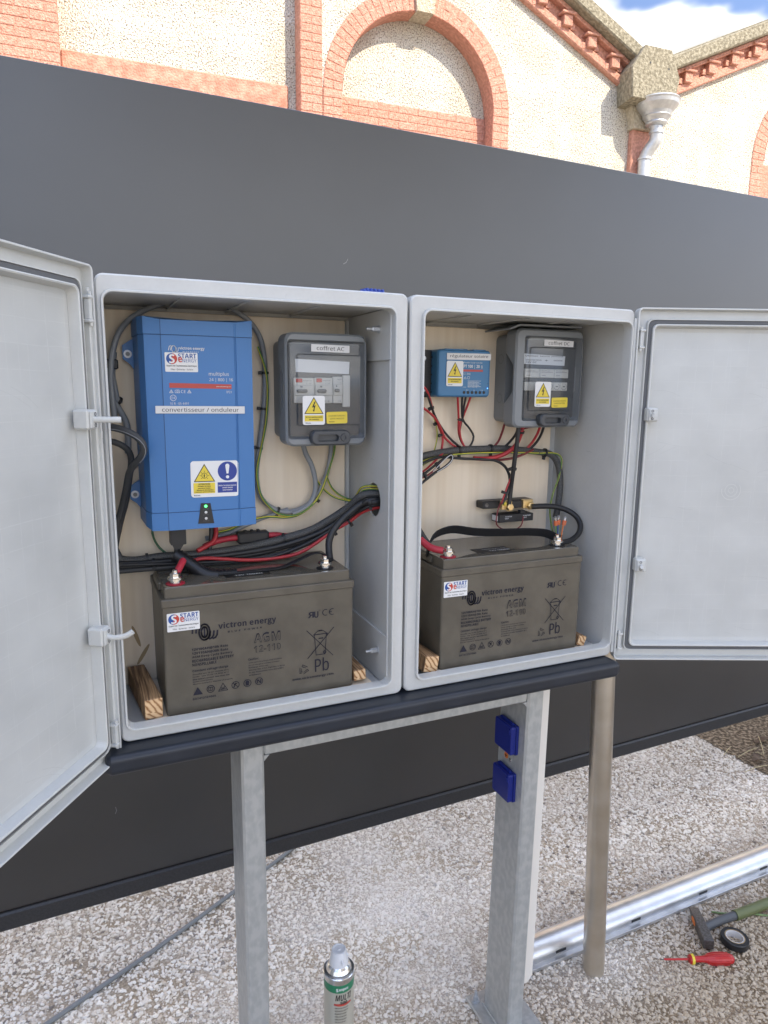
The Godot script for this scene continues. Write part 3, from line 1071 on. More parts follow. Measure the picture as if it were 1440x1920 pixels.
	g.transform = Transform3D(Basis(Vector3.FORWARD, 0.9) * Basis(Vector3.RIGHT, 0.5), Vector3(0.8095, 0.052, -0.112))
	tag(g, "black rubber cable gland peeping out behind the foot of the right post", "gland")
	# round pole
	mb = MB.new()
	mb.lathe([Vector2(0, 0), Vector2(0.026, 0.0), Vector2(0.0265, 0.004), Vector2(0.0265, 1.42), Vector2(0.0, 1.42)], 28)
	var pole := put(mb, "round_pole", "pole")
	pole.position = Vector3(1.082, 0.0, -0.105)
	pole.rotation = Vector3(-0.028, 0, 0.0195)
	tag(pole, "tan metal round pole standing right of the stand in front of the dark panel", "pole")
	mb = MB.new()
	var prof: Array[Vector2] = []
	for i in 15:
		var a := PI * i / 14.0
		prof.append(Vector2(cos(a) * (0.062 + 0.006 * sin(i * 2.1)), sin(a)))
	for i in 20:
		var a := TAU * i / 20
		var b := TAU * (i + 1) / 20
		var ra := 0.055 + 0.008 * sin(a * 3.0 + 1.0)
		var rb := 0.055 + 0.008 * sin(b * 3.0 + 1.0)
		mb.tri(Vector3(0, 0.012, 0), Vector3(cos(a) * 0.03, 0.012, sin(a) * 0.03), Vector3(cos(b) * 0.03, 0.012, sin(b) * 0.03), Vector3.UP, Vector3.UP, Vector3.UP)
		mb.face(Vector3(cos(a) * 0.03, 0.012, sin(a) * 0.03), Vector3(cos(b) * 0.03, 0.012, sin(b) * 0.03), Vector3(cos(b) * rb, 0.002, sin(b) * rb), Vector3(cos(a) * ra, 0.002, sin(a) * ra), Vector3.UP)
	# half-round galvanised profile lying on the slab
	var h := thing("half_round_profile", "long shiny half round galvanised profile with slots lying on the slab behind the tools", "metal profile", "", Vector3(0.90, 0.003, -0.205), 0.02)
	mb = MB.new()
	var sec := []
	sec.append(Vector2(0.051, 0.006))
	sec.append(Vector2(0.039, 0.005))
	for i in 25:
		var a := PI * i / 24.0
		sec.append(Vector2(cos(a) * 0.036, 0.006 + sin(a) * 0.036))
	sec.append(Vector2(-0.039, 0.005))
	sec.append(Vector2(-0.051, 0.006))
	for i in sec.size() - 1:
		var a: Vector2 = sec[i]
		var b: Vector2 = sec[i + 1]
		var na := Vector3(0, 1, 0)
		var nb := Vector3(0, 1, 0)
		if i >= 2 and i < 26:
			na = Vector3(0, a.y - 0.006, a.x).normalized()
			nb = Vector3(0, b.y - 0.006, b.x).normalized()
		var A := Vector3(0.0, a.y, a.x)
		var B := Vector3(0.0, b.y, b.x)
		var e := Vector3(3.4, 0, 0)
		mb.tri(A, B, B + e, na, nb, nb)
		mb.tri(A, B + e, A + e, na, nb, na)
	for x in [0.0, 3.4]:
		for i in range(2, 26):
			mb.tri(Vector3(x, 0.006, 0), Vector3(x, sec[i].y, sec[i].x), Vector3(x, sec[i + 1].y, sec[i + 1].x), Vector3(signf(x - 1), 0, 0), Vector3(signf(x - 1), 0, 0), Vector3(signf(x - 1), 0, 0))
	put(mb, "half_round", "galv_sheet", h)
	for side in [1.0]:
		mb = MB.new()
		mb.box(Vector3(0.0, 0.001, 0.0515 * side), Vector3(3.4, 0.011, 0.0535 * side), 0.0008)
		put(mb, "flange_lip", "galv_sheet", h)
	for i in 12:
		mb = MB.new()
		var x := 0.115 + i * 0.257
		mb.box(Vector3(x, 0.0118, 0.0352), Vector3(x + 0.032, 0.0185, 0.0362), 0.0)
		put(mb, "slot", "black", h)

# ---------------------------------------------------------------- cabinets
func cabinet(label: String, at: Vector3, mir: bool) -> Node3D:
	var W := 0.482
	var H := 0.704
	var D := 0.225
	var o := thing("electrical_cabinet", label, "cabinet", "open grey polyester cabinets", at)
	var X := func(x: float) -> float: return W - x if mir else x
	var bx := func(mb: MB, x0: float, y0: float, z0: float, x1: float, y1: float, z1: float, ch := 0.0) -> void:
		var a: float = X.call(x0)
		var b: float = X.call(x1)
		mb.box(Vector3(minf(a, b), y0, z0), Vector3(maxf(a, b), y1, z1), ch)
	var i0 := 0.0105     # hinge-side inner wall
	var i1 := W - 0.0252
	var j0 := 0.0232
	var j1 := H - 0.0255
	# shell
	var mb := MB.new()
	bx.call(mb, 0.003, 0.003, -D, W - 0.003, H - 0.003, -D + 0.005)
	bx.call(mb, 0.003, 0.003, -D + 0.005, W - 0.003, j0 - 0.014, -0.012)
	bx.call(mb, 0.003, j1 + 0.004, -D + 0.005, W - 0.003, H - 0.003, -0.012)
	bx.call(mb, 0.003, j0 - 0.014, -D + 0.005, i0 - 0.001, j1 + 0.004, -0.012)
	for x in [0.12, 0.22, 0.34]:
		bx.call(mb, x, j1 - 0.03, -D + 0.005, x + 0.003, j1 + 0.004, -D + 0.0075)
		bx.call(mb, x, j1 + 0.001, -D + 0.0075, x + 0.003, j1 + 0.004, -0.02)
	put(mb, "shell", "polyester", o)
	# the wall towards the other cabinet, with a round cable hole
	mb = MB.new()
	var hz := -0.092
	var hy := 0.347
	var hr := 0.0315
	var outer := PackedVector3Array()
	var inner := PackedVector3Array()
	var n := 48
	var wx: float = i1 + 0.003
	for i in n:
		var a := TAU * i / n
		var d := Vector2(cos(a), sin(a))
		inner.append(Vector3(0, hy + d.y * hr, hz + d.x * hr))
		var tx: float = (0.08 if d.x > 0 else D - 0.005 + hz) / maxf(absf(d.x), 1e-5)
		var ty: float = ((j1 + 0.004 - hy) if d.y > 0 else hy - j0 + 0.014) / maxf(absf(d.y), 1e-5)
		var t := minf(tx, ty)
		outer.append(Vector3(0, hy + d.y * t, hz + d.x * t))
	var loops := []
	for q in [[outer, 0.004], [outer, 0.0], [inner, 0.0], [inner, 0.004], [outer, 0.004]]:
		var lp := PackedVector3Array()
		for p in q[0]:
			lp.append(Vector3(X.call(wx + q[1]), p.y, p.z))
		loops.append(lp)
	mb.loft(loops)
	# corners of that wall
	for cy in [j0 - 0.014, j1 + 0.004]:
		for cz in [-D + 0.005, -0.012]:
			var cc := Vector3(X.call(wx), cy, cz)
			var best := 0
			for i in n:
				if outer[i].distance_to(Vector3(0, cy, cz)) < outer[best].distance_to(Vector3(0, cy, cz)):
					best = i
			for d in [-1, 1]:
				var pa := outer[best]
				var pb := outer[(best + d + n) % n]
				mb.tri(cc, Vector3(X.call(wx), pa.y, pa.z), Vector3(X.call(wx), pb.y, pb.z), Vector3.LEFT, Vector3.LEFT, Vector3.LEFT)
	# raised borders round the sunken field on the side wall
	bx.call(mb, i1 - 0.0018, 0.597, -D + 0.006, i1 + 0.0028, j1 + 0.003, -0.014, 0.0008)
	bx.call(mb, i1 - 0.0018, j0 - 0.012, -D + 0.006, i1 + 0.0028, 0.106, -0.014, 0.0008)
	bx.call(mb, i1 - 0.0018, 0.1065, -0.0195, i1 + 0.0028, 0.5965, -0.014, 0.0008)
	bx.call(mb, i1 - 0.010, 0.0, -D + 0.006, i1 + 0.002, j1, -D + 0.014, 0.003)
	put(mb, "side_wall", "polyester", o)
	# front frame with the raised sealing lip
	mb = MB.new()
	var fr := func(a: float, r: float, z: float) -> PackedVector3Array:
		return rrect(a, a, W - a, H - a, r, z)
	var op := func(a: float, r: float, z: float) -> PackedVector3Array:
		var x0: float = X.call(i0)
		var x1: float = X.call(i1)
		return rrect(minf(x0, x1) - a, j0 - a, maxf(x0, x1) + a, j1 + a, r, z)
	mb.loft([fr.call(0.0, 0.012, -0.022), fr.call(0.0, 0.012, -0.006), fr.call(0.0025, 0.0105, -0.0035), op.call(0.0042, 0.016, -0.0035), op.call(0.0042, 0.016, -0.022)])
	put(mb, "front_frame", "polyester", o)
	mb = MB.new()
	mb.loft([op.call(0.0040, 0.016, -0.020), op.call(0.0040, 0.016, 0.0013), op.call(0.003, 0.015, 0.0034), op.call(0.0008, 0.0135, 0.0034), op.call(0.0, 0.0128, 0.001), op.call(0.0, 0.0128, -0.020)])
	put(mb, "sealing_lip", "rim_white", o)
	# bolts through the side wall
	for q in [[0.750, -0.062], [0.168, -0.056]]:
		var b := bolt_mesh(0.0042, 0.026)
		var bo := put(b, "bolt", "zinc", o)
		bo.transform = Transform3D(Basis(Vector3.BACK, PI / 2 if not mir else -PI / 2), Vector3(X.call(i1), q[0] - 0.1, q[1]))
	# door, hinged on the outer side, seen from inside
	var sgn := -1.0 if not mir else 1.0
	var dr := holder("door", o)
	if not mir:
		dr.transform = Transform3D(Basis(Vector3(0.57, 0, -0.8216), Vector3.UP, Vector3(0.8216, 0, 0.57)), Vector3(-0.0015, -0.017, 0.004))
	else:
		dr.transform = Transform3D(Basis(Vector3(0.922, 0, 0.387), Vector3.UP, Vector3(-0.387, 0, 0.922)), Vector3(W + 0.0015, -0.008, 0.004))
	var DW := 0.485
	var DH := 0.729 if not mir else 0.716
	var L := func(a: float, r: float, z: float) -> PackedVector3Array:
		var p := rrect(a, a, DW - a, DH - a, r, z)
		if sgn < 0:
			for i in p.size():
				p[i].x = -p[i].x
			p.reverse()
		return p
	mb = MB.new()
	mb.loft([L.call(0.003, 0.006, -0.026), L.call(0.0, 0.008, -0.022), L.call(0.0, 0.008, 0.0), L.call(0.0006, 0.008, 0.001), L.call(0.0026, 0.007, 0.001), L.call(0.0032, 0.0065, 0.0), L.call(0.0045, 0.006, -0.014), L.call(0.0200, 0.012, -0.0125), L.call(0.0206, 0.012, -0.004), L.call(0.0222, 0.012, -0.004), L.call(0.0228, 0.012, -0.010), L.call(0.0300, 0.011, -0.010), L.call(0.0304, 0.011, -0.001), L.call(0.0320, 0.010, 0.0), L.call(0.0340, 0.009, -0.001), L.call(0.0372, 0.008, -0.0155)], true, false)
	put(mb, "door_frame", "rim_white", dr)
	mb = MB.new()
	mb.loft([L.call(0.0229, 0.012, -0.0098), L.call(0.0231, 0.012, -0.005), L.call(0.0297, 0.011, -0.005), L.call(0.0299, 0.011, -0.0098)])
	put(mb, "seal", "seal", dr)
	mb = MB.new()
	mb.loft([L.call(0.0373, 0.008, -0.0156), L.call(0.045, 0.006, -0.0165)], false, true)
	put(mb, "door_panel", "door_inside", dr)
	var ys := [0.521, 0.2105] if not mir else [0.512, 0.2075]
	for y in ys:
		mb = MB.new()
		var bxx := 0.038 * sgn
		mb.box(Vector3(bxx - 0.011, y - 0.0135, -0.012), Vector3(bxx + 0.011, y + 0.0135, 0.012), 0.0025)
		var blk := put(mb, "latch_block", "rim_white", dr)
		mb = MB.new()
		mb.box(Vector3(bxx - 0.0085, y - 0.0115, 0.0122), Vector3(bxx + 0.0085, y + 0.0115, 0.0145), 0.0015)
		put(mb, "plate", "rim_white", blk)
		for s in [-1.0, 1.0]:
			mb = MB.new()
			mb.xf = Transform3D(Basis.IDENTITY, Vector3(bxx - 0.002 * sgn, y + s * 0.0075, 0.0147))
			mb.ring(0, 0, 0.0014, 0.0026, 0.0002, 14)
			put(mb, "screw", "seal", blk)
		mb = MB.new()
		var cv := 0.0 if y > 0.4 else 0.006
		mb.tube(MB.curve([Vector3(bxx, y, 0.0125), Vector3(bxx - 0.003 * sgn, y - cv * 0.4, 0.024), Vector3(bxx - 0.008 * sgn, y, 0.038), Vector3(bxx - 0.012 * sgn, y + cv, 0.047)], 0.005), 0.0032, 0.0042, 8)
		put(mb, "latch_arm", "rim_white", blk)
	# hinge brackets
	for y in [DH - 0.055, 0.045]:
		mb = MB.new()
		var k := sgn
		mb.box(Vector3(minf(k * 0.006, k * 0.016), y - 0.022, -0.010), Vector3(maxf(k * 0.006, k * 0.016), y - 0.018, 0.0025), 0.0008)
		mb.box(Vector3(minf(k * 0.006, k * 0.016), y + 0.010, -0.010), Vector3(maxf(k * 0.006, k * 0.016), y + 0.014, 0.0025), 0.0008)
		mb.box(Vector3(minf(k * 0.010, k * 0.013), y - 0.018, -0.008), Vector3(maxf(k * 0.010, k * 0.013), y + 0.010, 0.001), 0.0008)
		mb.tube(PackedVector3Array([Vector3(k * 0.0085, y - 0.027, -0.001), Vector3(k * 0.0085, y + 0.019, -0.001)]), 0.0024)
		put(mb, "hinge", "rim_white", dr)
	mb = MB.new()
	if not mir:
		mb.box(Vector3(-0.0075, 0.02, -0.014), Vector3(-0.0015, DH - 0.03, -0.004), 0.001)
	else:
		mb.box(Vector3(-0.006, 0.015, -0.012), Vector3(0.0, DH - 0.02, -0.003), 0.001)
	put(mb, "hinge_strip", "rim_white", dr)
	if mir:
		mb = MB.new()
		for r in [0.005, 0.012, 0.019]:
			mb.ring(0.222, 0.36, r, r + 0.0012, -0.0161, 28, 0.0 if r < 0.015 else PI * 0.95, TAU if r < 0.015 else PI * 2.2)
		put(mb, "moulding_mark", "rim_white", dr)
	return o

# ---------------------------------------------------------------- stickers
func plate(parent: Node, called: String, m: String, x: float, y: float, z: float, w: float, h: float, r: float, tilt := 0.0) -> MeshInstance3D:
	var mb := MB.new()
	mb.loft([rrect(0, 0, w, h, r, 0.0), rrect(0, 0, w, h, r, 0.0005)], false, true)
	var o := put(mb, called, m, parent)
	o.position = Vector3(x, y, z + 0.0002)
	o.rotation.z = tilt
	return o

func label_strip(parent: Node, s: String, x: float, y: float, z: float, w: float, h: float, tilt := 0.0, frac := 0.72) -> void:
	var o := plate(parent, "label", "off_white", x, y, z, w, h, 0.0006, tilt)
	var mb := MB.new()
	var tw := w * frac
	text(mb, s, (w - tw) / 2, h * 0.22, (w + tw) / 2, h * 0.80, "thin", 0.0008)
	put(mb, "lettering", "ink", o)

func start_sticker(parent: Node, x: float, y: float, z: float, w: float, h: float, tilt := 0.0) -> void:
	var o := plate(parent, "sticker", "white", x, y, z, w, h, 0.0015, tilt)
	var k := w / 0.051
	var b := MB.new()
	var r := MB.new()
	var wh := MB.new()
	var ink := MB.new()
	var z1 := 0.0008
	b.ring(0.0105 * k, 0.0205 * k, 0, 0.0085 * k, z1, 20, PI * 0.45, PI * 1.45)
	r.ring(0.0105 * k, 0.0205 * k, 0, 0.0085 * k, z1, 20, PI * 1.45, PI * 2.45)
	text(wh, "S", 0.0065 * k, 0.0135 * k, 0.0150 * k, 0.0275 * k, "bold", z1 + 0.0003)
	text(b, "START", 0.0205 * k, 0.0215 * k, 0.0490 * k, 0.0290 * k, "bold", z1)
	text(r, "e", 0.0205 * k, 0.0150 * k, 0.0265 * k, 0.0235 * k, "bold", z1 + 0.0003)
	text(b, "NERGY", 0.0270 * k, 0.0152 * k, 0.0490 * k, 0.0205 * k, "thin", z1)
	text(ink, "Expert de l'autonomie électrique", 0.0025 * k, 0.0075 * k, 0.0490 * k, 0.0110 * k, "bold", z1)
	text(ink, "Piles · Batteries · Solaire", 0.0085 * k, 0.0025 * k, 0.0430 * k, 0.0055 * k, "thin", z1)
	put(b, "blue_print", "start_blue", o)
	put(r, "red_print", "start_red", o)
	put(wh, "white_print", "white", o)
	put(ink, "small_print", "ink", o)

func tri_sign(y: MB, k: MB, cx: float, y0: float, w: float, h: float, z: float) -> void:
	k.flat(PackedVector2Array([Vector2(cx - w / 2, y0), Vector2(cx + w / 2, y0), Vector2(cx, y0 + h)]), z)
	var i := 0.87
	var ym := y0 + h * 0.34
	y.flat(PackedVector2Array([Vector2(cx - w / 2 * i, ym + (y0 - ym) * i), Vector2(cx + w / 2 * i, ym + (y0 - ym) * i), Vector2(cx, ym + (y0 + h - ym) * i)]), z + 0.0002)

func flash(k: MB, cx: float, y0: float, h: float, z: float) -> void:
	var w := h * 0.42
	k.flat(PackedVector2Array([Vector2(cx + w * 0.15, y0 + h), Vector2(cx - w * 0.5, y0 + h * 0.42), Vector2(cx - w * 0.02, y0 + h * 0.50), Vector2(cx - w * 0.12, y0 + h * 0.2), Vector2(cx - w * 0.38, y0 + h * 0.24), Vector2(cx + w * 0.0, y0), Vector2(cx + w * 0.22, y0 + h * 0.3), Vector2(cx + w * 0.06, y0 + h * 0.24), Vector2(cx + w * 0.42, y0 + h * 0.66), Vector2(cx + w * 0.0, y0 + h * 0.6), Vector2(cx + w * 0.42, y0 + h)]), z)

func danger_sticker(parent: Node, x: float, y: float, z: float, w: float, h: float, tilt := 0.0) -> void:
	var o := plate(parent, "warning_sticker", "white", x, y, z, w, h, 0.0035, tilt)
	var ye := MB.new()
	var k := MB.new()
	tri_sign(ye, k, w / 2, h * 0.375, w * 0.88, h * 0.585, 0.0007)
	flash(k, w / 2, h * 0.44, h * 0.36, 0.0011)
	ye.rect(w * 0.08, h * 0.12, w * 0.92, h * 0.33, 0.0008)
	text(k, "NE PAS MANOEUVRER", w * 0.12, h * 0.245, w * 0.88, h * 0.285, "bold", 0.0012)
	text(k, "EN CHARGE", w * 0.28, h * 0.165, w * 0.72, h * 0.205, "bold", 0.0012)
	text(k, "BizLine", w * 0.12, h * 0.045, w * 0.36, h * 0.085, "bold", 0.0012)
	put(ye, "yellow_print", "yellow", o)
	put(k, "black_print", "ink", o)

func yellow_sticker(parent: Node, a: String, b: String, x: float, y: float, z: float, w: float, h: float, tilt := 0.0) -> void:
	var o := plate(parent, "yellow_sticker", "yellow", x, y, z, w, h, 0.003, tilt)
	var k := MB.new()
	text(k, a, w * 0.1, h * 0.60, w * 0.9, h * 0.72, "thin", 0.0008)
	text(k, b, w * 0.16, h * 0.36, w * 0.84, h * 0.48, "thin", 0.0008)
	text(k, "BizLine", w * 0.13, h * 0.12, w * 0.37, h * 0.22, "bold", 0.0008)
	put(k, "lettering", "ink", o)

# ---------------------------------------------------------------- what is inside the cabinets
func cable(called: String, label: String, category: String, group: String, r: float, m: String, pts: Array, ties := []) -> void:
	var path := MB.curve(V(pts), 0.006 if m != "conduit" else 0.0028)
	var mb := MB.new()
	var cols := []
	if m == "earth":
		mb.use_col = true
		cols = [Color(0.05, 0.18, 0.05), Color(0.56, 0.48, 0.05), Color(0.56, 0.48, 0.05), Color(0.05, 0.18, 0.05), Color(0.56, 0.48, 0.05)]
	mb.tube(path, r, 0, 10, cols, 0.11 if m == "conduit" else 0.0)
	var o := put(mb, called, m)
	tag(o, label, category, group)
	for t in ties:
		var i: int = clampi(int(t * path.size()), 1, path.size() - 2)
		var d := (path[i + 1] - path[i - 1]).normalized()
		var k := MB.new()
		k.tube(PackedVector3Array([path[i] - d * 0.0022, path[i] + d * 0.0022]), r * 1.22 + 0.0012, 0, 12)
		var side := d.cross(Vector3.BACK).normalized()
		k.xf = Transform3D(Basis(side, d, side.cross(d)), path[i] + side * (r * 1.2 + 0.003))
		k.box(Vector3(-0.0028, -0.003, -0.0025), Vector3(0.0035, 0.003, 0.003), 0.0006)
		put(k, "cable_tie", "black", o)

func cables() -> void:
	cable("grey_cable", "thick grey cable arching over the blue inverter and looping down beside it", "cable", "cables in the left cabinet", 0.0048, "grey", [0.0243,1.3911,-0.1650, 0.0218,1.4347,-0.1650, 0.0220,1.4692,-0.1650, 0.0275,1.5078,-0.1680, 0.0427,1.5425,-0.1720, 0.0726,1.5690,-0.1780, 0.1143,1.5869,-0.1800, 0.1583,1.5955,-0.1800, 0.2052,1.5904,-0.1820, 0.2451,1.5729,-0.1840, 0.2709,1.5467,-0.1870, 0.2820,1.5117,-0.1880, 0.2838,1.4550,-0.1880, 0.2787,1.3973,-0.1880, 0.2706,1.3389,-0.1880, 0.2645,1.2897,-0.1880, 0.2702,1.2497,-0.1860, 0.2915,1.2265,-0.1840, 0.3218,1.2169,-0.1820, 0.3587,1.2270,-0.1820, 0.3841,1.2523,-0.1840, 0.4001,1.2844,-0.1860, 0.4081,1.3150,-0.1870, 0.4115,1.3508,-0.1870], [0.31, 0.52, 0.585, 0.66, 0.8, 0.885])
	cable("grey_cable", "short grey cable hanging from the left end of the first breaker box", "cable", "cables in the left cabinet", 0.005, "grey", [0.3468,1.3534,-0.1700, 0.3544,1.3282,-0.1720, 0.3670,1.3052,-0.1760, 0.3748,1.2762,-0.1780, 0.3739,1.2504,-0.1790, 0.3631,1.2303,-0.1790, 0.3482,1.2199,-0.1790, 0.3289,1.2140,-0.1780])
	cable("earth_cable", "green and yellow wire following the grey loop right of the inverter", "cable", "cables in the left cabinet", 0.0021, "earth", [0.2696,1.5203,-0.1800, 0.2827,1.4833,-0.1810, 0.2868,1.4455,-0.1810, 0.2828,1.3879,-0.1810, 0.2729,1.3394,-0.1810, 0.2637,1.2956,-0.1800, 0.2684,1.2560,-0.1780, 0.2825,1.2324,-0.1760, 0.3010,1.2165,-0.1740, 0.3274,1.2109,-0.1730, 0.3537,1.2195,-0.1730, 0.3789,1.2414,-0.1750, 0.3940,1.2702,-0.1780, 0.4035,1.2953,-0.1800, 0.4140,1.3256,-0.1820, 0.4173,1.3541,-0.1820])
	cable("earth_cable", "green and yellow wire curling up behind the inverter base to the tied loop", "cable", "cables in the left cabinet", 0.0021, "earth", [0.1778,1.1848,-0.1900, 0.2115,1.1897,-0.1880, 0.2427,1.2033,-0.1840, 0.2800,1.2107,-0.1800, 0.3158,1.2080,-0.1760, 0.3424,1.2128,-0.1740, 0.3700,1.2318,-0.1740, 0.3879,1.2573,-0.1760, 0.3984,1.2834,-0.1780])
	cable("grey_cable", "dark grey cable passing low behind the inverter bottom right corner", "cable", "cables in the left cabinet", 0.0042, "grey", [0.1682,1.1751,-0.1920, 0.2068,1.1816,-0.1900, 0.2414,1.1956,-0.1880, 0.2713,1.2071,-0.1860, 0.3016,1.2157,-0.1840, 0.3224,1.2216,-0.1840])
	cable("earth_cable", "green and yellow wire sagging from the tied loop to the round wall hole", "cable", "cables in the left cabinet", 0.0021, "earth", [0.3775,1.2792,-0.1860, 0.3917,1.2592,-0.1840, 0.4127,1.2417,-0.1820, 0.4336,1.2351,-0.1700, 0.4502,1.2362,-0.1500, 0.4490,1.2620,-0.1150, 0.4750,1.2640,-0.1000])
	cable("earth_cable", "green yellow wire from the tie down beside the hole cable bundle", "cable", "cables in the left cabinet", 0.0021, "earth", [0.3998,1.2798,-0.1820, 0.4095,1.2586,-0.1820, 0.4285,1.2422,-0.1800, 0.4452,1.2380,-0.1600, 0.4470,1.2680,-0.1150, 0.4750,1.2700,-0.1000])
	cable("cable_sleeve", "fat dark grey braided sleeve running along the whole bundle to the hole", "cable sleeve", "cables in the left cabinet", 0.0075, "sleeve", [0.0088,1.1710,-0.1600, 0.0166,1.1582,-0.1600, 0.0447,1.1528,-0.1600, 0.0845,1.1559,-0.1600, 0.1297,1.1547,-0.1600, 0.1764,1.1555,-0.1600, 0.2241,1.1598,-0.1580, 0.2729,1.1665,-0.1550, 0.3173,1.1762,-0.1500, 0.3566,1.1879,-0.1430, 0.3918,1.2088,-0.1320, 0.4216,1.2316,-0.1180, 0.4400,1.2550,-0.0980, 0.4700,1.2570,-0.0920], [0.12, 0.6])
	cable("black_cable", "upper thick black cable below the braided sleeve towards the hole", "cable", "cables in the left cabinet", 0.0052, "black", [0.0072,1.1445,-0.1580, 0.0484,1.1425,-0.1580, 0.1106,1.1436,-0.1570, 0.1752,1.1460,-0.1550, 0.2420,1.1477,-0.1520, 0.3011,1.1576,-0.1480, 0.3509,1.1711,-0.1420, 0.3942,1.1938,-0.1300, 0.4280,1.2196,-0.1150, 0.4450,1.2410,-0.0880, 0.4750,1.2430,-0.0880])
	cable("black_cable", "middle black cable of the bundle passing in front of the plywood to the hole", "cable", "cables in the left cabinet", 0.0047, "black", [0.0073,1.1530,-0.1500, 0.0499,1.1500,-0.1500, 0.1190,1.1503,-0.1500, 0.1930,1.1519,-0.1480, 0.2603,1.1567,-0.1450, 0.3143,1.1663,-0.1400, 0.3689,1.1838,-0.1330, 0.4118,1.2117,-0.1200, 0.4430,1.2470,-0.0800, 0.4750,1.2470,-0.0820], [0.14])
	cable("black_cable", "lowest black cable hugging the bundle just over the left battery", "cable", "cables in the left cabinet", 0.0044, "dark_cable", [0.0083,1.1384,-0.1520, 0.0495,1.1382,-0.1520, 0.1098,1.1381,-0.1520, 0.1835,1.1385,-0.1500, 0.2503,1.1403,-0.1460, 0.3095,1.1501,-0.1420, 0.3637,1.1720,-0.1330, 0.4072,1.1984,-0.1220, 0.4359,1.2244,-0.1080, 0.4470,1.2340,-0.0920, 0.4750,1.2350,-0.0920])
	cable("black_cable", "thin black wire with a grey sheen strung under the bundle", "cable", "cables in the left cabinet", 0.0028, "black", [0.0086,1.1518,-0.1430, 0.0605,1.1488,-0.1430, 0.1269,1.1445,-0.1430, 0.2009,1.1420,-0.1410, 0.2682,1.1426,-0.1380, 0.3277,1.1584,-0.1340, 0.3770,1.1826,-0.1260, 0.4145,1.2107,-0.1130, 0.4470,1.2370,-0.0800, 0.4750,1.2370,-0.0820])
	cable("red_cable", "bright red wire swinging under the black bundle across the left cabinet", "cable", "cables in the left cabinet", 0.0033, "red", [0.1284,1.1460,-0.1400, 0.1542,1.1514,-0.1400, 0.1913,1.1470,-0.1400, 0.2387,1.1412,-0.1380, 0.2875,1.1413,-0.1360, 0.3276,1.1473,-0.1340, 0.3574,1.1630,-0.1300, 0.3868,1.1843,-0.1240, 0.4198,1.2043,-0.1130, 0.4382,1.2210,-0.1030, 0.4520,1.2310,-0.0860, 0.4750,1.2330,-0.0880], [0.72, 0.8])
	cable("battery_cable", "stout black cable rising from the right terminal of the left battery to the hole", "cable", "cables in the left cabinet", 0.0064, "black", [0.3634,1.1483,-0.0600, 0.3656,1.1590,-0.0720, 0.3694,1.1770,-0.0830, 0.3780,1.1942,-0.0870, 0.3952,1.2134,-0.0890, 0.4162,1.2296,-0.0900, 0.4367,1.2424,-0.0890, 0.4550,1.2450,-0.0780, 0.4800,1.2470,-0.0820], [0.8])
	cable("black_cable", "loop of heavy black cable bulging out beside the inverter's left flank", "cable", "cables in the left cabinet", 0.0056, "dark_cable", [-0.0033,1.3838,-0.1000, 0.0118,1.3862,-0.0850, 0.0301,1.3827,-0.0700, 0.0485,1.3731,-0.0620, 0.0579,1.3607,-0.0600, 0.0576,1.3461,-0.0660, 0.0480,1.3294,-0.0850, 0.0392,1.3124,-0.1100, 0.0333,1.2787,-0.1350, 0.0257,1.2453,-0.1500, 0.0170,1.2176,-0.1550, 0.0111,1.1852,-0.1580, 0.0184,1.1608,-0.1600])
	cable("black_cable", "black cable in the dark corner left of the inverter falling to the bundle", "cable", "cables in the left cabinet", 0.0052, "dark_cable", [-0.0037,1.3625,-0.1300, 0.0201,1.3594,-0.1300, 0.0383,1.3476,-0.1320, 0.0445,1.3291,-0.1400, 0.0400,1.2943,-0.1500, 0.0335,1.2575,-0.1560, 0.0254,1.2302,-0.1580, 0.0170,1.1982,-0.1600, 0.0121,1.1707,-0.1600, 0.0197,1.1546,-0.1580])
	cable("grey_cable", "grey cable bending behind the hinge side below the upper clamp", "cable", "cables in the left cabinet", 0.0052, "grey", [0.0186,1.4777,-0.1700, 0.0173,1.4519,-0.1720, 0.0204,1.4328,-0.1750, 0.0312,1.4125,-0.1800, 0.0420,1.3900,-0.1840, 0.0444,1.3673,-0.1860, 0.0430,1.3352,-0.1900])
	cable("grey_cable", "grey cable hanging beside the upper left mounting ear", "cable", "cables in the left cabinet", 0.0045, "grey", [0.0291,1.5037,-0.1720, 0.0249,1.4693,-0.1740, 0.0271,1.4477,-0.1760, 0.0302,1.4275,-0.1780, 0.0368,1.4240,-0.1800], [0.93])
	cable("thin_wire", "thin pale grey wire riding the rim of the black cable loop", "wire", "cables in the left cabinet", 0.0006, "grey", [0.0016,1.3822,-0.0850, 0.0187,1.3835,-0.0720, 0.0370,1.3775,-0.0600, 0.0529,1.3672,-0.0520, 0.0606,1.3541,-0.0500, 0.0581,1.3404,-0.0560, 0.0520,1.3315,-0.0640])
	cable("earth_cable", "green wire dropping under the left bottom corner of the inverter", "cable", "cables in the left cabinet", 0.002, "green", [0.0764,1.2087,-0.1800, 0.0757,1.1944,-0.1800, 0.0795,1.1797,-0.1800, 0.0868,1.1670,-0.1780, 0.0952,1.1592,-0.1750])
	cable("red_cable", "red lead with sleeve from the inverter stud to the left battery", "cable", "cables in the left cabinet", 0.0042, "red", [0.1835,1.2031,-0.1700, 0.1831,1.1893,-0.1650, 0.1770,1.1761,-0.1600, 0.1619,1.1687,-0.1550, 0.1470,1.1633,-0.1500])
	cable("black_cable", "short black lead under the inverter's negative stud", "cable", "cables in the left cabinet", 0.004, "black", [0.1759,1.2036,-0.1700, 0.1747,1.1847,-0.1670, 0.1720,1.1686,-0.1650, 0.1692,1.1557,-0.1620])
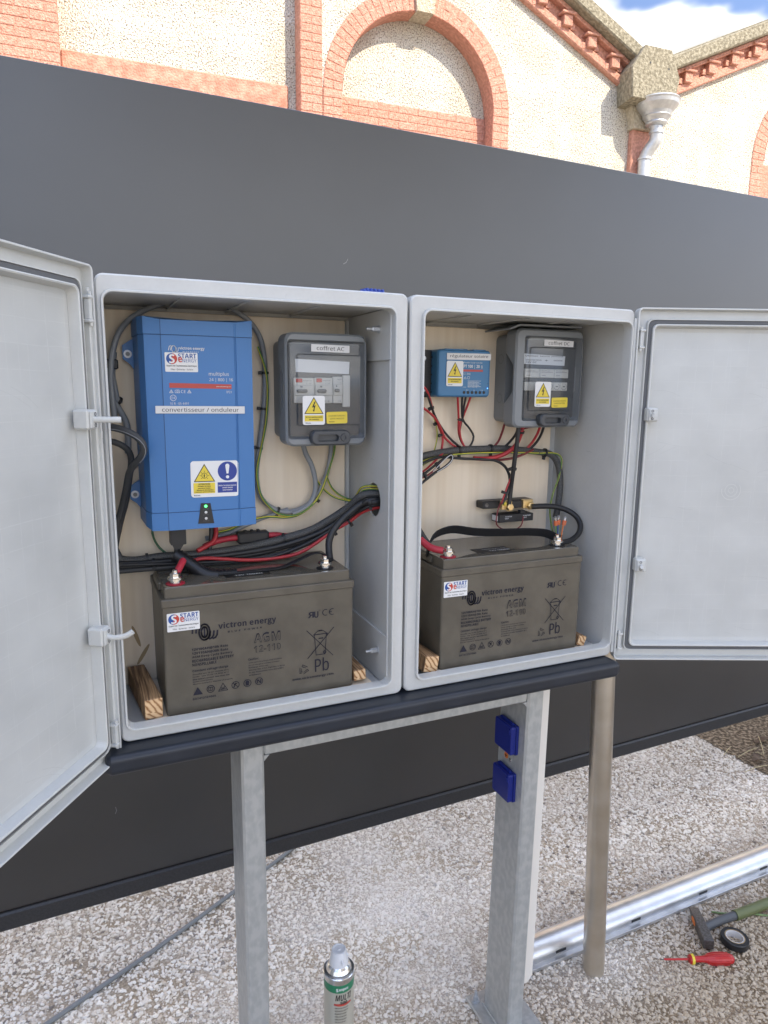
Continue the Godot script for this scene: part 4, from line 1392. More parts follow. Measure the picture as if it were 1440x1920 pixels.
	cable("corrugated_conduit", "ribbed black conduit running from the plug over the left battery top", "conduit", "cables in the left cabinet", 0.0115, "conduit", [0.1075,1.1657,-0.1250, 0.1195,1.1568,-0.1180, 0.1330,1.1462,-0.1100, 0.1472,1.1361,-0.1000, 0.1636,1.1308,-0.0920, 0.1855,1.1296,-0.0880, 0.2034,1.1303,-0.0860])
	cable("red_cable", "leftmost red wire dropping from the solar controller terminals", "cable", "cables in the right cabinet", 0.0022, "red", [0.6693,1.4363,-0.1600, 0.6771,1.4116,-0.1700, 0.6849,1.3863,-0.1800, 0.6887,1.3597,-0.1850, 0.6970,1.3396,-0.1850, 0.7102,1.3260,-0.1850])
	cable("black_cable", "black wire dropping from the solar controller and bowing right", "cable", "cables in the right cabinet", 0.0022, "black", [0.6804,1.4363,-0.1600, 0.6858,1.4115,-0.1700, 0.6949,1.3873,-0.1800, 0.7132,1.3693,-0.1840, 0.7247,1.3524,-0.1850, 0.7201,1.3369,-0.1850, 0.7102,1.3260,-0.1850])
	cable("black_cable", "second black wire from the solar controller crossing to the left", "cable", "cables in the right cabinet", 0.0022, "black", [0.6890,1.4364,-0.1600, 0.6895,1.4148,-0.1680, 0.6918,1.3896,-0.1770, 0.6903,1.3730,-0.1820, 0.6909,1.3509,-0.1840, 0.7017,1.3330,-0.1840, 0.7071,1.3250,-0.1840])
	cable("red_cable", "rightmost red wire of the solar controller terminals", "cable", "cables in the right cabinet", 0.0022, "red", [0.7002,1.4364,-0.1600, 0.6982,1.4148,-0.1700, 0.6936,1.3928,-0.1780, 0.6879,1.3731,-0.1800, 0.6918,1.3489,-0.1810, 0.7027,1.3287,-0.1810], [0.42])
	cable("red_cable", "red wire coming round the left edge below the controller bracket", "cable", "cables in the right cabinet", 0.0024, "red", [0.5708,1.4634,-0.1500, 0.5958,1.4504,-0.1600, 0.6121,1.4295,-0.1700, 0.6265,1.4007,-0.1800, 0.6408,1.3756,-0.1850, 0.6514,1.3516,-0.1850, 0.6496,1.3275,-0.1850], [0.45, 0.62, 0.78])
	cable("red_cable", "red wire slanting from the cabinet edge to the sleeve", "cable", "cables in the right cabinet", 0.0024, "red", [0.5717,1.4206,-0.1500, 0.5980,1.4089,-0.1600, 0.6249,1.3925,-0.1720, 0.6431,1.3716,-0.1800, 0.6552,1.3516,-0.1830, 0.6712,1.3381,-0.1840, 0.6892,1.3266,-0.1840])
	cable("black_cable", "black wire slanting beside the two left red wires", "cable", "cables in the right cabinet", 0.0024, "black", [0.6021,1.4431,-0.1650, 0.6159,1.4169,-0.1720, 0.6328,1.3899,-0.1800, 0.6529,1.3647,-0.1840, 0.6740,1.3445,-0.1850, 0.6974,1.3274,-0.1850])
	cable("earth_cable", "thin yellow green wire hanging at the left of the red wires", "cable", "cables in the right cabinet", 0.0014, "earth", [0.6280,1.3973,-0.1850, 0.6351,1.3789,-0.1860, 0.6399,1.3571,-0.1870, 0.6368,1.3353,-0.1870, 0.6323,1.3212,-0.1870])
	cable("cable_sleeve", "fat grey braided sleeve spanning the right cabinet and bending down", "cable sleeve", "cables in the right cabinet", 0.0072, "sleeve", [0.5781,1.3071,-0.1700, 0.6028,1.3159,-0.1720, 0.6474,1.3218,-0.1760, 0.6985,1.3258,-0.1780, 0.7436,1.3257,-0.1780, 0.7898,1.3257,-0.1780, 0.8443,1.3209,-0.1780, 0.8934,1.3149,-0.1780, 0.9194,1.3085,-0.1760, 0.9365,1.2881,-0.1740, 0.9428,1.2583,-0.1720, 0.9407,1.2230,-0.1680, 0.9335,1.1880,-0.1630, 0.9280,1.1708,-0.1600], [0.22, 0.38, 0.66])
	cable("earth_cable", "yellow green wire strapped under the braided sleeve", "cable", "cables in the right cabinet", 0.0018, "earth", [0.5798,1.2989,-0.1660, 0.6069,1.3086,-0.1680, 0.6444,1.3148,-0.1700, 0.6948,1.3177,-0.1710, 0.7592,1.3181,-0.1710, 0.8260,1.3163,-0.1710, 0.8814,1.3136,-0.1710])
	cable("earth_cable", "yellow green wire looping round the sleeve's bend down to the battery", "cable", "cables in the right cabinet", 0.0018, "earth", [0.8849,1.3134,-0.1720, 0.9232,1.3125,-0.1700, 0.9396,1.3028,-0.1680, 0.9410,1.2826,-0.1680, 0.9343,1.2532,-0.1680, 0.9217,1.2242,-0.1660, 0.9109,1.1899,-0.1600, 0.9022,1.1582,-0.1400, 0.8973,1.1329,-0.1200])
	cable("red_cable", "red and dark pair at the left below the second breaker box", "cable", "cables in the right cabinet", 0.0024, "darkred", [0.7768,1.3792,-0.1500, 0.7810,1.3595,-0.1650, 0.7811,1.3406,-0.1780, 0.7710,1.3270,-0.1820])
	cable("black_cable", "black wire slanting left from under the second breaker box", "cable", "cables in the right cabinet", 0.0027, "black", [0.8041,1.3794,-0.1400, 0.8101,1.3596,-0.1550, 0.8064,1.3431,-0.1680, 0.7963,1.3291,-0.1760, 0.7845,1.3234,-0.1800])
	cable("red_cable", "thick red cable curving from the second breaker box into the bundle", "cable", "cables in the right cabinet", 0.0045, "red", [0.8077,1.3799,-0.1300, 0.8106,1.3573,-0.1400, 0.8093,1.3364,-0.1520, 0.7943,1.3192,-0.1600, 0.7683,1.3095,-0.1640, 0.7370,1.3069,-0.1660, 0.7157,1.3086,-0.1670], [0.12])
	cable("black_cable", "thick black cable dropping from the second breaker box to the shunt", "cable", "cables in the right cabinet", 0.0046, "black", [0.7986,1.3800,-0.1300, 0.7978,1.3471,-0.1320, 0.7970,1.3136,-0.1360, 0.7976,1.2793,-0.1420, 0.8015,1.2437,-0.1530, 0.8007,1.2207,-0.1540, 0.7987,1.2058,-0.1540], [0.55])
	cable("red_cable", "slim red wire twinned with the black cable down to the shunt", "cable", "cables in the right cabinet", 0.0019, "red", [0.8025,1.3607,-0.1400, 0.8070,1.3291,-0.1460, 0.8072,1.3007,-0.1500, 0.8020,1.2723,-0.1520, 0.7898,1.2507,-0.1480, 0.7829,1.2280,-0.1500, 0.7771,1.2123,-0.1500], [0.83])
	cable("red_cable", "red wire curving left from the right side of the second breaker box", "cable", "cables in the right cabinet", 0.0028, "red", [0.8677,1.3782,-0.1500, 0.8694,1.3582,-0.1620, 0.8652,1.3393,-0.1720, 0.8551,1.3241,-0.1780])
	cable("black_cable", "black wire next to the curved red one under the second breaker box", "cable", "cables in the right cabinet", 0.0028, "black", [0.8758,1.3782,-0.1480, 0.8777,1.3559,-0.1600, 0.8736,1.3381,-0.1700, 0.8621,1.3229,-0.1760])
	cable("red_cable", "small red loop bridging under the second breaker box", "cable", "cables in the right cabinet", 0.0018, "darkred", [0.8020,1.3658,-0.1300, 0.8162,1.3709,-0.1320, 0.8381,1.3738,-0.1350, 0.8580,1.3733,-0.1400])
	cable("black_cable", "black cable under the sleeve turning down towards the shunt", "cable", "cables in the right cabinet", 0.003, "black", [0.6516,1.3129,-0.1650, 0.6916,1.3084,-0.1650, 0.7352,1.3061,-0.1630, 0.7673,1.3019,-0.1620, 0.7891,1.2889,-0.1600, 0.7995,1.2694,-0.1580, 0.7993,1.2469,-0.1560, 0.7897,1.2247,-0.1540, 0.7811,1.2106,-0.1520])
	cable("black_cable", "dark wire merging under the red cable right of centre", "cable", "cables in the right cabinet", 0.0026, "darkred", [0.7331,1.3044,-0.1700, 0.7857,1.3027,-0.1700, 0.8191,1.3063,-0.1700, 0.8466,1.3145,-0.1710, 0.8677,1.3220,-0.1720])
	cable("black_cable", "coiled black wire end folded into a loop at the left edge", "cable", "cables in the right cabinet", 0.0026, "black", [0.5652,1.2688,-0.1300, 0.5932,1.2875,-0.1400, 0.6242,1.3034,-0.1500, 0.6460,1.3151,-0.1550, 0.6575,1.3179,-0.1560, 0.6573,1.3083,-0.1550, 0.6414,1.2963,-0.1500, 0.6172,1.2860,-0.1450, 0.5902,1.2719,-0.1380, 0.5654,1.2582,-0.1300], [0.12, 0.3])
	cable("thin_wire", "thin white edged wire outlining the folded loop", "wire", "cables in the right cabinet", 0.0007, "white", [0.6074,1.2880,-0.1400, 0.6275,1.3015,-0.1470, 0.6439,1.3134,-0.1510, 0.6541,1.3184,-0.1520, 0.6574,1.3130,-0.1510, 0.6516,1.3037,-0.1490, 0.6363,1.2949,-0.1450, 0.6175,1.2864,-0.1410])
	cable("red_cable", "red wire in the folded coil at the left edge of the right cabinet", "cable", "cables in the right cabinet", 0.0022, "red", [0.5675,1.2779,-0.1400, 0.5935,1.2895,-0.1500, 0.6174,1.3026,-0.1600, 0.6359,1.3142,-0.1680, 0.6477,1.3222,-0.1720])
	cable("red_cable", "dark red wire at the bottom of the folded coil", "cable", "cables in the right cabinet", 0.002, "darkred", [0.5675,1.2733,-0.1350, 0.5944,1.2798,-0.1420, 0.6168,1.2909,-0.1490, 0.6352,1.3045,-0.1570])
	cable("earth_cable", "green wire fanning out at the left edge under the sleeve", "cable", "cables in the right cabinet", 0.0016, "earth", [0.5747,1.2865,-0.1550, 0.5982,1.3011,-0.1600, 0.6230,1.3095,-0.1640, 0.6556,1.3136,-0.1680])
	cable("black_cable", "black wire fanning out lowest at the left edge under the sleeve", "cable", "cables in the right cabinet", 0.0028, "black", [0.5721,1.2924,-0.1500, 0.5995,1.3055,-0.1580, 0.6284,1.3127,-0.1630, 0.6613,1.3146,-0.1670])
	cable("battery_cable", "stout black cable bowing from the shunt bolt to the right battery terminal", "cable", "cables in the right cabinet", 0.006, "black", [0.8535,1.2012,-0.1480, 0.8764,1.2015,-0.1450, 0.9065,1.1997,-0.1380, 0.9305,1.1929,-0.1280, 0.9469,1.1799,-0.1150, 0.9475,1.1638,-0.1000, 0.9363,1.1478,-0.0900, 0.9123,1.1373,-0.0820, 0.8792,1.1371,-0.0680, 0.8608,1.1399,-0.0620])
	cable("thin_wire", "thin red wire looping under the shunt circuit board", "wire", "cables in the right cabinet", 0.0013, "darkred", [0.7761,1.2200,-0.1450, 0.7610,1.2066,-0.1350, 0.7502,1.1886,-0.1250, 0.7509,1.1739,-0.1250, 0.7651,1.1633,-0.1280, 0.7892,1.1577,-0.1300, 0.8105,1.1604,-0.1320, 0.8216,1.1695,-0.1350, 0.8270,1.1833,-0.1400])
	cable("battery_cable", "black cable with a red boot entering the right battery from the left", "cable", "cables in the right cabinet", 0.0056, "black", [0.5521,1.1904,-0.1000, 0.5614,1.1749,-0.0950, 0.5672,1.1629,-0.0900, 0.5740,1.1545,-0.0870])

func ribbon(mb: MB, pts: Array, w: Vector3, th: float) -> void:   # flat strap: path with a half-width vector
	var p := MB.curve(pts, 0.01)
	for i in p.size() - 1:
		var t := (p[i + 1] - p[i]).normalized()
		var nn := t.cross(w).normalized() * th
		var a := p[i]
		var b := p[i + 1]
		mb.face(a - w + nn, a + w + nn, b + w + nn, b - w + nn, nn)
		mb.face(a - w - nn, a + w - nn, b + w - nn, b - w - nn, -nn)
		mb.face(a - w - nn, a - w + nn, b - w + nn, b - w - nn, -w)
		mb.face(a + w - nn, a + w + nn, b + w + nn, b + w - nn, w)

func battery(label: String, at: Vector3, right: bool) -> void:
	var o := thing("battery", label, "battery", "brown lead batteries", at)
	var W := 0.3265
	var D := 0.167
	var mb := MB.new()
	var box := func(a: float, y: float, r: float) -> PackedVector3Array:
		var lp := PackedVector3Array()
		for p in rrect(a, -D + a, W - a, -a, r, 0.0, 3):
			lp.append(Vector3(p.x, y, p.y))
		return lp
	mb.loft([box.call(0.0022, 0.0, 0.004), box.call(0.0012, 0.003, 0.004), box.call(0.0005, 0.184, 0.004), box.call(-0.0012, 0.186, 0.004), box.call(-0.0012, 0.1965, 0.004), box.call(0.0, 0.198, 0.004)], true, true)
	put(mb, "case", "battery", o)
	mb = MB.new()
	mb.loft([box.call(0.0055, 0.1981, 0.003), box.call(0.0055, 0.2145, 0.003), box.call(0.0068, 0.216, 0.003)], false, false)
	put(mb, "lid_edge", "battery", o)
	mb = MB.new()
	mb.loft([box.call(0.0068, 0.2158, 0.003), box.call(0.0070, 0.2164, 0.003)], false, true)
	put(mb, "lid", "battery_top", o)
	for x in [0.0, 0.309]:
		mb = MB.new()
		mb.box(Vector3(x + 0.001, 0.2, -0.126), Vector3(x + 0.0165, 0.2135, -0.05), 0.002)
		put(mb, "handle_lug", "battery", o)
	# terminals
	for q in [[0.0262, -0.026], [0.283, -0.030]]:
		mb = MB.new()
		mb.lathe([Vector2(0.0, 0.0), Vector2(0.015, 0.0), Vector2(0.0155, 0.001), Vector2(0.011, 0.002), Vector2(0, 0.002)], 24)
		var rg := put(mb, "terminal_ring", "red_boot" if q[0] < 0.1 else "black", o)
		rg.position = Vector3(q[0], 0.2164, q[1])
		mb = MB.new()
		mb.lathe([Vector2(0.009, 0.0), Vector2(0.009, 0.006), Vector2(0, 0.006)], 20)
		mb.xf = Transform3D(Basis.IDENTITY, Vector3(0, 0.005, 0))
		var bo := bolt_mesh(0.0068, 0.013)
		mb.xf = Transform3D.IDENTITY
		mb.lathe([Vector2(0.0125, 0.006), Vector2(0.0125, 0.0078), Vector2(0.0, 0.008)], 20)
		var t := put(mb, "terminal", "chrome", o)
		t.position = Vector3(q[0], 0.2184, q[1])
		put(bo, "bolt", "chrome", t).position = Vector3(0, 0.0081, 0)
	# label on the lid
	mb = MB.new()
	mb.xf = Transform3D(Basis(Vector3.RIGHT, -PI / 2), Vector3(0, 0.2168, 0))
	mb.rect(0.108 if not right else 0.095, 0.028, 0.185 if not right else 0.175, 0.062)
	var ll := put(mb, "lid_label", "ink", o)
	mb = MB.new()
	mb.xf = Transform3D(Basis(Vector3.RIGHT, -PI / 2), Vector3(0, 0.2171, 0))
	text(mb, "12V 100AH", 0.125, 0.034, 0.172, 0.040)
	text(mb, "WARNING: SHORT CIRCUIT", 0.115, 0.048, 0.172, 0.052, "thin")
	put(mb, "lid_lettering", "off_white", ll)
	# print on the front face
	var p := MB.new()
	p.xf = Transform3D(Basis.IDENTITY, Vector3(0, 0, 0.0003))
	text(p, "victron energy", 0.0880, 0.1360, 0.1852, 0.1500)
	text(p, "B L U E   P O W E R", 0.1032, 0.1312, 0.1610, 0.1342)
	for i in 7:      # the wave emblem: three strokes, a ring, three strokes
		var x := 0.0462 + i * 0.0058
		if i < 2:
			p.stroke([Vector2(x, 0.1375), Vector2(x + 0.0006, 0.1445), Vector2(x + 0.003, 0.1475), Vector2(x + 0.006, 0.148)], 0.0028)
		elif i > 3:
			p.stroke([Vector2(x + 0.0055, 0.1375), Vector2(x + 0.0048, 0.1305), Vector2(x + 0.0022, 0.1262), Vector2(x - 0.002, 0.1245)], 0.0028)
	for e in [[0.0105, 0.0135], [0.0060, 0.0090]]:
		var pts := []
		for i in 25:
			var a := TAU * i / 24
			pts.append(Vector2(0.0655 + cos(a) * e[0] * 0.82, 0.1372 + sin(a) * e[1]))
		p.stroke(pts, 0.0027)
	p.stroke([Vector2(0.0655, 0.144), Vector2(0.0655, 0.1305)], 0.0024)
	var y := 0.1075
	for s in [["12V100AH@10h Rate", 0.103], ["12V110AH@20h Rate", 0.103], ["AGM Deep Cycle Battery", 0.110], ["RECHARGEABLE BATTERY", 0.112], ["NONSPILLABLE", 0.0833]]:
		text(p, s[0], 0.0442, y - 0.0005, s[1], y + 0.0042)
		y -= 0.00655
	text(p, "Constant voltage charge", 0.0440, 0.0698, 0.1022, 0.0748)
	y = 0.0652
	for s in [["Standby use 13.5V~13.8V@ 25°C", 0.103], ["Cyclic   use 14.2V~14.6V@ 25°C", 0.103], ["Max initial current: less than 33A", 0.104], ["Sealed Lead Battery", 0.076], ["Must be recycled or disposed of properly", 0.109]]:
		text(p, s[0], 0.0440, y - 0.0002, s[1], y + 0.0024, "bold")
		y -= 0.0042
	text(p, "Caution:", 0.1360, 0.0768, 0.1536, 0.0810)
	y = 0.0714
	for s in [["Avoid short-circuiting battery terminals", 0.194], ["Do not charge in a sealed container", 0.190], ["Recharge after use", 0.170], ["Warning: Risk of fire, explosion, or burns", 0.1990], ["Do not disassemble, heat above 60°C", 0.197], ["or incinerate", 0.157]]:
		text(p, s[0], 0.1366, y - 0.0002, s[1], y + 0.0023, "bold")
		y -= 0.0044
	text(p, "BAT412101065", 0.0427, 0.0222, 0.0806, 0.0256, "bold")
	# safety icons
	p.flat(PackedVector2Array([Vector2(0.0435, 0.0305), Vector2(0.0592, 0.0305), Vector2(0.0513, 0.0440)]), 0.0)
	for x in [0.0723, 0.1134, 0.1336, 0.1538]:
		p.ring(x, 0.0372, 0.0056, 0.0067, 0, 24)
	p.stroke([Vector2(0.0850, 0.0308), Vector2(0.1002, 0.0308), Vector2(0.0926, 0.0440), Vector2(0.0850, 0.0308)], 0.0010)
	p.stroke([Vector2(0.0885, 0.0335), Vector2(0.0965, 0.0335)], 0.0012)
	p.stroke([Vector2(0.0895, 0.0360), Vector2(0.0935, 0.0350), Vector2(0.0955, 0.0375)], 0.0011)
	p.stroke([Vector2(0.0690, 0.0345), Vector2(0.0690, 0.0400), Vector2(0.0755, 0.0400), Vector2(0.0755, 0.0345), Vector2(0.0690, 0.0345)], 0.0009)
	p.stroke([Vector2(0.0723, 0.0345), Vector2(0.0723, 0.0400)], 0.0009)
	p.stroke([Vector2(0.1092, 0.0414), Vector2(0.1176, 0.0330)], 0.0011)
	p.stroke([Vector2(0.1105, 0.0335), Vector2(0.1140, 0.0405)], 0.0014)
	p.stroke([Vector2(0.1110, 0.0380), Vector2(0.1160, 0.0395)], 0.0012)
	p.disc(0.1336, 0.0385, 0.0032)
	p.rect(0.1312, 0.0332, 0.1360, 0.0365)
	text(p, "N", 0.1502, 0.0338, 0.1574, 0.0406)
	# approval marks
	text(p, "R", 0.2525, 0.1385, 0.2412, 0.1490)
	text(p, "U", 0.2528, 0.1375, 0.2606, 0.1490)
	p.ring(0.2628, 0.1500, 0.0010, 0.0014)
	p.ring(0.2738, 0.1452, 0.0047, 0.0060, 0, 18, PI * 0.33, PI * 1.67)
	p.ring(0.2860, 0.1452, 0.0047, 0.0060, 0, 18, PI * 0.33, PI * 1.67)
	p.stroke([Vector2(0.2805, 0.1452), Vector2(0.2850, 0.1452)], 0.0013)
	# crossed-out wheeled bin
	p.stroke([Vector2(0.2389, 0.1160), Vector2(0.2870, 0.0645)], 0.0013)
	p.stroke([Vector2(0.2885, 0.1160), Vector2(0.2405, 0.0645)], 0.0013)
	p.stroke([Vector2(0.2530, 0.1060), Vector2(0.2558, 0.0690), Vector2(0.2722, 0.0690), Vector2(0.2752, 0.1060)], 0.0011)
	p.stroke([Vector2(0.2515, 0.1066), Vector2(0.2770, 0.1066)], 0.0016)
	p.stroke([Vector2(0.2530, 0.1080), Vector2(0.2590, 0.1125), Vector2(0.2690, 0.1125), Vector2(0.2750, 0.1080)], 0.0011)
	p.stroke([Vector2(0.2610, 0.1132), Vector2(0.2670, 0.1132)], 0.0020)
	p.rect(0.2605, 0.0980, 0.2690, 0.1000)
	p.ring(0.2718, 0.0725, 0.0018, 0.0030, 0, 16)
	p.ring(0.2768, 0.1040, 0.0008, 0.0017, 0, 12)
	text(p, "Pb", 0.2537, 0.0378, 0.2794, 0.0626, "thin")
	for i in 3:
		var a := TAU * i / 3 + 0.5
		var c := Vector2(0.2330, 0.0455)
		var q := func(t: float, r: float) -> Vector2: return c + Vector2(cos(t), sin(t)) * r
		p.stroke([q.call(a, 0.0080), q.call(a + 0.6, 0.0068), q.call(a + 1.2, 0.0082)], 0.0010)
		p.stroke([q.call(a, 0.0050), q.call(a + 0.6, 0.0040), q.call(a + 1.2, 0.0052)], 0.0008)
		p.stroke([q.call(a + 1.2, 0.0098), q.call(a + 1.55, 0.0070), q.call(a + 1.2, 0.0040)], 0.0009)
	text(p, "www.victronenergy.com", 0.2120, 0.0262, 0.2882, 0.0318)
	# outlined AGM 12-110: dark letters and smaller letters of the case colour on them
	var lo := FontVariation.new()
	lo.base_font = font("bold")
	lo.variation_embolden = 0.0
	fonts["fat"] = lo
	var sm := FontVariation.new()
	sm.base_font = font("bold")
	sm.variation_embolden = -1.0
	fonts["slim"] = sm
	text(p, "AGM", 0.1468, 0.1066, 0.1922, 0.1232, "fat")
	text(p, "12-110", 0.1462, 0.0895, 0.1922, 0.1012, "fat")
	put(p, "print", "navy", o)
	var b := MB.new()
	b.xf = Transform3D(Basis.IDENTITY, Vector3(0, 0, 0.0006))
	text(b, "AGM", 0.1478, 0.1076, 0.1912, 0.1222, "slim")
	text(b, "12-110", 0.1472, 0.0904, 0.1912, 0.1003, "slim")
	put(b, "outline_fill", "battery", o)
	start_sticker(o, 0.0075 if not right else 0.0045, 0.1445, 0.0, 0.0510, 0.0305, -0.004)

func wood_block(label: String, at: Vector3, size: Vector3, turn: float, tilt := 0.0) -> void:
	var o := thing("wood_block", label, "wood block", "wood wedges beside the batteries", at, turn)
	o.rotation.z = tilt
	var mb := MB.new()
	mb.box(Vector3(-size.x / 2, 0, -size.z), Vector3(size.x / 2, size.y, 0), 0.0012)
	put(mb, "block", "pine", o)
	mb = MB.new()
	mb.rect(-size.x / 2 + 0.001, 0.001, size.x / 2 - 0.001, size.y - 0.001, 0.0003)
	put(mb, "end_face", "end_grain", o)

func breaker_box(label: String, text_label: String, r: Dictionary, zf: float, zb: float, dc: bool) -> void:
	var o := thing("breaker_box", label, "breaker box", "", Vector3(0, 0, zf))
	var F: Array = r.frame
	var D: Array = r.door
	var fl := func(a: float, rad: float, z: float) -> PackedVector3Array: return rrect(F[0] + a, F[1] + a, F[2] - a, F[3] - a, rad, z)
	var dl := func(a: float, rad: float, z: float) -> PackedVector3Array: return rrect(D[0] + a, D[1] + a, D[2] - a, D[3] - a, rad, z)
	var d := zb - zf
	var mb := MB.new()
	mb.loft([fl.call(0.009, 0.012, d), fl.call(0.008, 0.012, d * 0.55)], true, true)
	put(mb, "back_box", "box_grey", o)
	mb = MB.new()
	var waist := func(a: float, rad: float, z: float, dip: float) -> PackedVector3Array:
		var q: PackedVector3Array = fl.call(a, rad, z)
		var out := PackedVector3Array()
		for i in q.size():
			var p := q[i]
			var e := q[(i + 1) % q.size()]
			out.append(p)
			if p.distance_to(e) > 0.05 and absf(p.y - e.y) > 0.05:
				for t in [0.18, 0.34, 0.66, 0.82]:
					var m := p.lerp(e, t)
					m.z += dip * (1.0 if t > 0.3 and t < 0.7 else 0.0)
					out.append(m)
			elif p.distance_to(e) > 0.05:
				for t in [0.18, 0.34, 0.66, 0.82]:
					out.append(p.lerp(e, t))
		return out
	mb.loft([waist.call(0.004, 0.014, d * 0.48, 0.028), waist.call(0.0, 0.014, d * 0.40, 0.028), waist.call(0.0, 0.014, -0.004, 0.0), waist.call(0.0035, 0.012, 0.0, 0.0)], true, false)
	mb.loft([fl.call(0.0035, 0.012, 0.0), dl.call(-0.0012, 0.006, 0.0), dl.call(0.0002, 0.006, -0.003), dl.call(0.003, 0.006, -0.016), dl.call(0.004, 0.006, -0.0175)], false, true)
	put(mb, "front_frame", "box_grey", o)
	# inner cover with its window of breakers
	mb = MB.new()
	var w: Array = r.window
	mb.loft([rrect(D[0] + 0.005, D[1] + 0.005, D[2] - 0.005, D[3] - 0.005, 0.004, -0.0174), rrect(D[0] + 0.005, D[1] + 0.005, D[2] - 0.005, D[3] - 0.005, 0.004, -0.0145)], false, true)
	put(mb, "inner_cover", "box_dark", o)
	var pp := MB.new()
	var P: Array = r.paper
	pp.quad(Vector3(P[0], P[1], -0.0135), Vector3(P[2], P[1] - 0.002, -0.0135), Vector3(P[2] + 0.001, P[3] - 0.003, -0.0135), Vector3(P[0] - 0.001, P[3], -0.0135), Vector3.BACK)
	var pa := put(pp, "paper_note", "paper", o)
	if dc:
		var ik := MB.new()
		var g := MB.new()
		for q in [[0.02, 0.72, 0.34, "Utiliser"], [0.38, 0.72, 0.62, "batteries"], [0.66, 0.70, 0.96, "panneaux"], [0.04, 0.30, 0.42, "DISJONCTEUR"], [0.04, 0.10, 0.30, "24V DC"], [0.50, 0.30, 0.58, "+"], [0.72, 0.34, 0.94, "solaire"]]:
			text(ik, q[3], lerpf(P[0], P[2], q[0]), lerpf(P[1], P[3], q[1]), lerpf(P[0], P[2], q[2]), lerpf(P[1], P[3], q[1] + 0.16), "bold", -0.0132)
		put(ik, "lettering", "ink_grey", pa)
	for k in r.breakers.size():
		var B: Array = r.breakers[k]
		mb = MB.new()
		mb.box(Vector3(B[0], B[1], -0.0142), Vector3(B[2], B[3], -0.0085), 0.0012)
		var h: float = B[3] - B[1]
		if B[4] == "switch":
			mb.box(Vector3(B[0] + 0.001, B[1] + h * 0.30, -0.0085), Vector3(B[2] - 0.0005, B[1] + h * 0.72, -0.0060), 0.001)
		var bo := put(mb, "breaker", "breaker", o)
		var pr := MB.new()
		if B[4] == "switch":
			mb = MB.new()
			mb.box(Vector3(B[0] + (B[2] - B[0]) * 0.10, B[1] + h * 0.42, -0.0062), Vector3(B[0] + (B[2] - B[0]) * 0.62, B[1] + h * 0.55, -0.001), 0.0018)
			put(mb, "toggle", "toggle_grey", bo)
			pr.rect(B[0] + (B[2] - B[0]) * 0.30, B[1] + h * 0.62, B[0] + (B[2] - B[0]) * 0.40, B[1] + h * 0.66, -0.0057)
			text(pr, "25", B[0] + (B[2] - B[0]) * 0.26, B[1] + h * 0.63, B[0] + (B[2] - B[0]) * 0.40, B[1] + h * 0.69, "bold", -0.0056)
			text(pr, "Digital", B[0] + (B[2] - B[0]) * 0.45, B[1] + h * 0.86, B[0] + (B[2] - B[0]) * 0.88, B[1] + h * 0.92, "thin", -0.0083)
			text(pr, "C 16", B[0] + (B[2] - B[0]) * 0.60, B[1] + h * 0.76, B[0] + (B[2] - B[0]) * 0.85, B[1] + h * 0.80, "thin", -0.0083)
			text(pr, "CE", B[0] + (B[2] - B[0]) * 0.55, B[1] + h * 0.06, B[0] + (B[2] - B[0]) * 0.85, B[1] + h * 0.12, "thin", -0.0083)
			if B[5]:
				var rd := MB.new()
				rd.box(Vector3(B[0] + (B[2] - B[0]) * 0.10, B[1] + h * 0.82, -0.0085), Vector3(B[0] + (B[2] - B[0]) * 0.40, B[1] + h * 0.97, -0.0068), 0.0006)
				put(rd, "test_button", "stripe_red", bo)
		elif B[4] == "fuse":
			pr.rect(B[0] + 0.003, B[1] + h * 0.62, B[2] - 0.004, B[1] + h * 0.66, -0.0083)
			pr.rect(B[0] + 0.004, B[1] + h * 0.25, B[0] + 0.014, B[1] + h * 0.30, -0.0083)
			text(pr, "10x38 gG", B[0] + 0.003, B[1] + h * 0.72, B[0] + (B[2] - B[0]) * 0.7, B[1] + h * 0.84, "thin", -0.0083)
		elif B[4] == "dial":
			pr.ring((B[0] + B[2]) / 2, (B[1] + B[3]) / 2, 0.0060, 0.0068, -0.0083, 20, PI * 1.1, PI * 2.3)
			pr.rect((B[0] + B[2]) / 2 - 0.003, (B[1] + B[3]) / 2 - 0.001, (B[0] + B[2]) / 2 + 0.003, (B[1] + B[3]) / 2 + 0.001, -0.0083)
		if pr.v.size():
			put(pr, "marking", "ink_grey", bo)
	# smoked door: raised shell with a flat pane
	mb = MB.new()
	mb.loft([dl.call(0.001, 0.006, 0.0002), dl.call(0.001, 0.006, 0.0035), dl.call(0.003, 0.005, 0.005), rrect(w[0] - 0.002, w[1] - 0.002, w[2] + 0.002, w[3] + 0.002, 0.005, 0.005), rrect(w[0], w[1], w[2], w[3], 0.004, 0.0085)], false, true)
	var dr := put(mb, "clear_door", "smoke_pane", o)
	mb = MB.new()
	var hr: Array = r.handle
	var hm: float = (hr[1] + hr[3]) / 2
	mb.loft([rrect(hr[0], hr[1], hr[2], hr[3], 0.011, -0.002, 8), rrect(hr[0], hr[1], hr[2], hr[3], 0.011, 0.012, 8), rrect(hr[0] + 0.002, hr[1] + 0.002, hr[2] - 0.002, hr[3] - 0.002, 0.010, 0.0145, 8), rrect(hr[0] + 0.010, hm - 0.0065, hr[2] - 0.022, hm + 0.0055, 0.0055, 0.0145, 8), rrect(hr[0] + 0.011, hm - 0.0055, hr[2] - 0.023, hm + 0.0045, 0.005, 0.006, 8)], false, true)
	var hd := put(mb, "door_handle", "box_dark", dr)
	mb = MB.new()
	mb.xf = Transform3D(Basis(Vector3.RIGHT, PI / 2), Vector3(hr[2] - 0.013, hm, 0.0142))
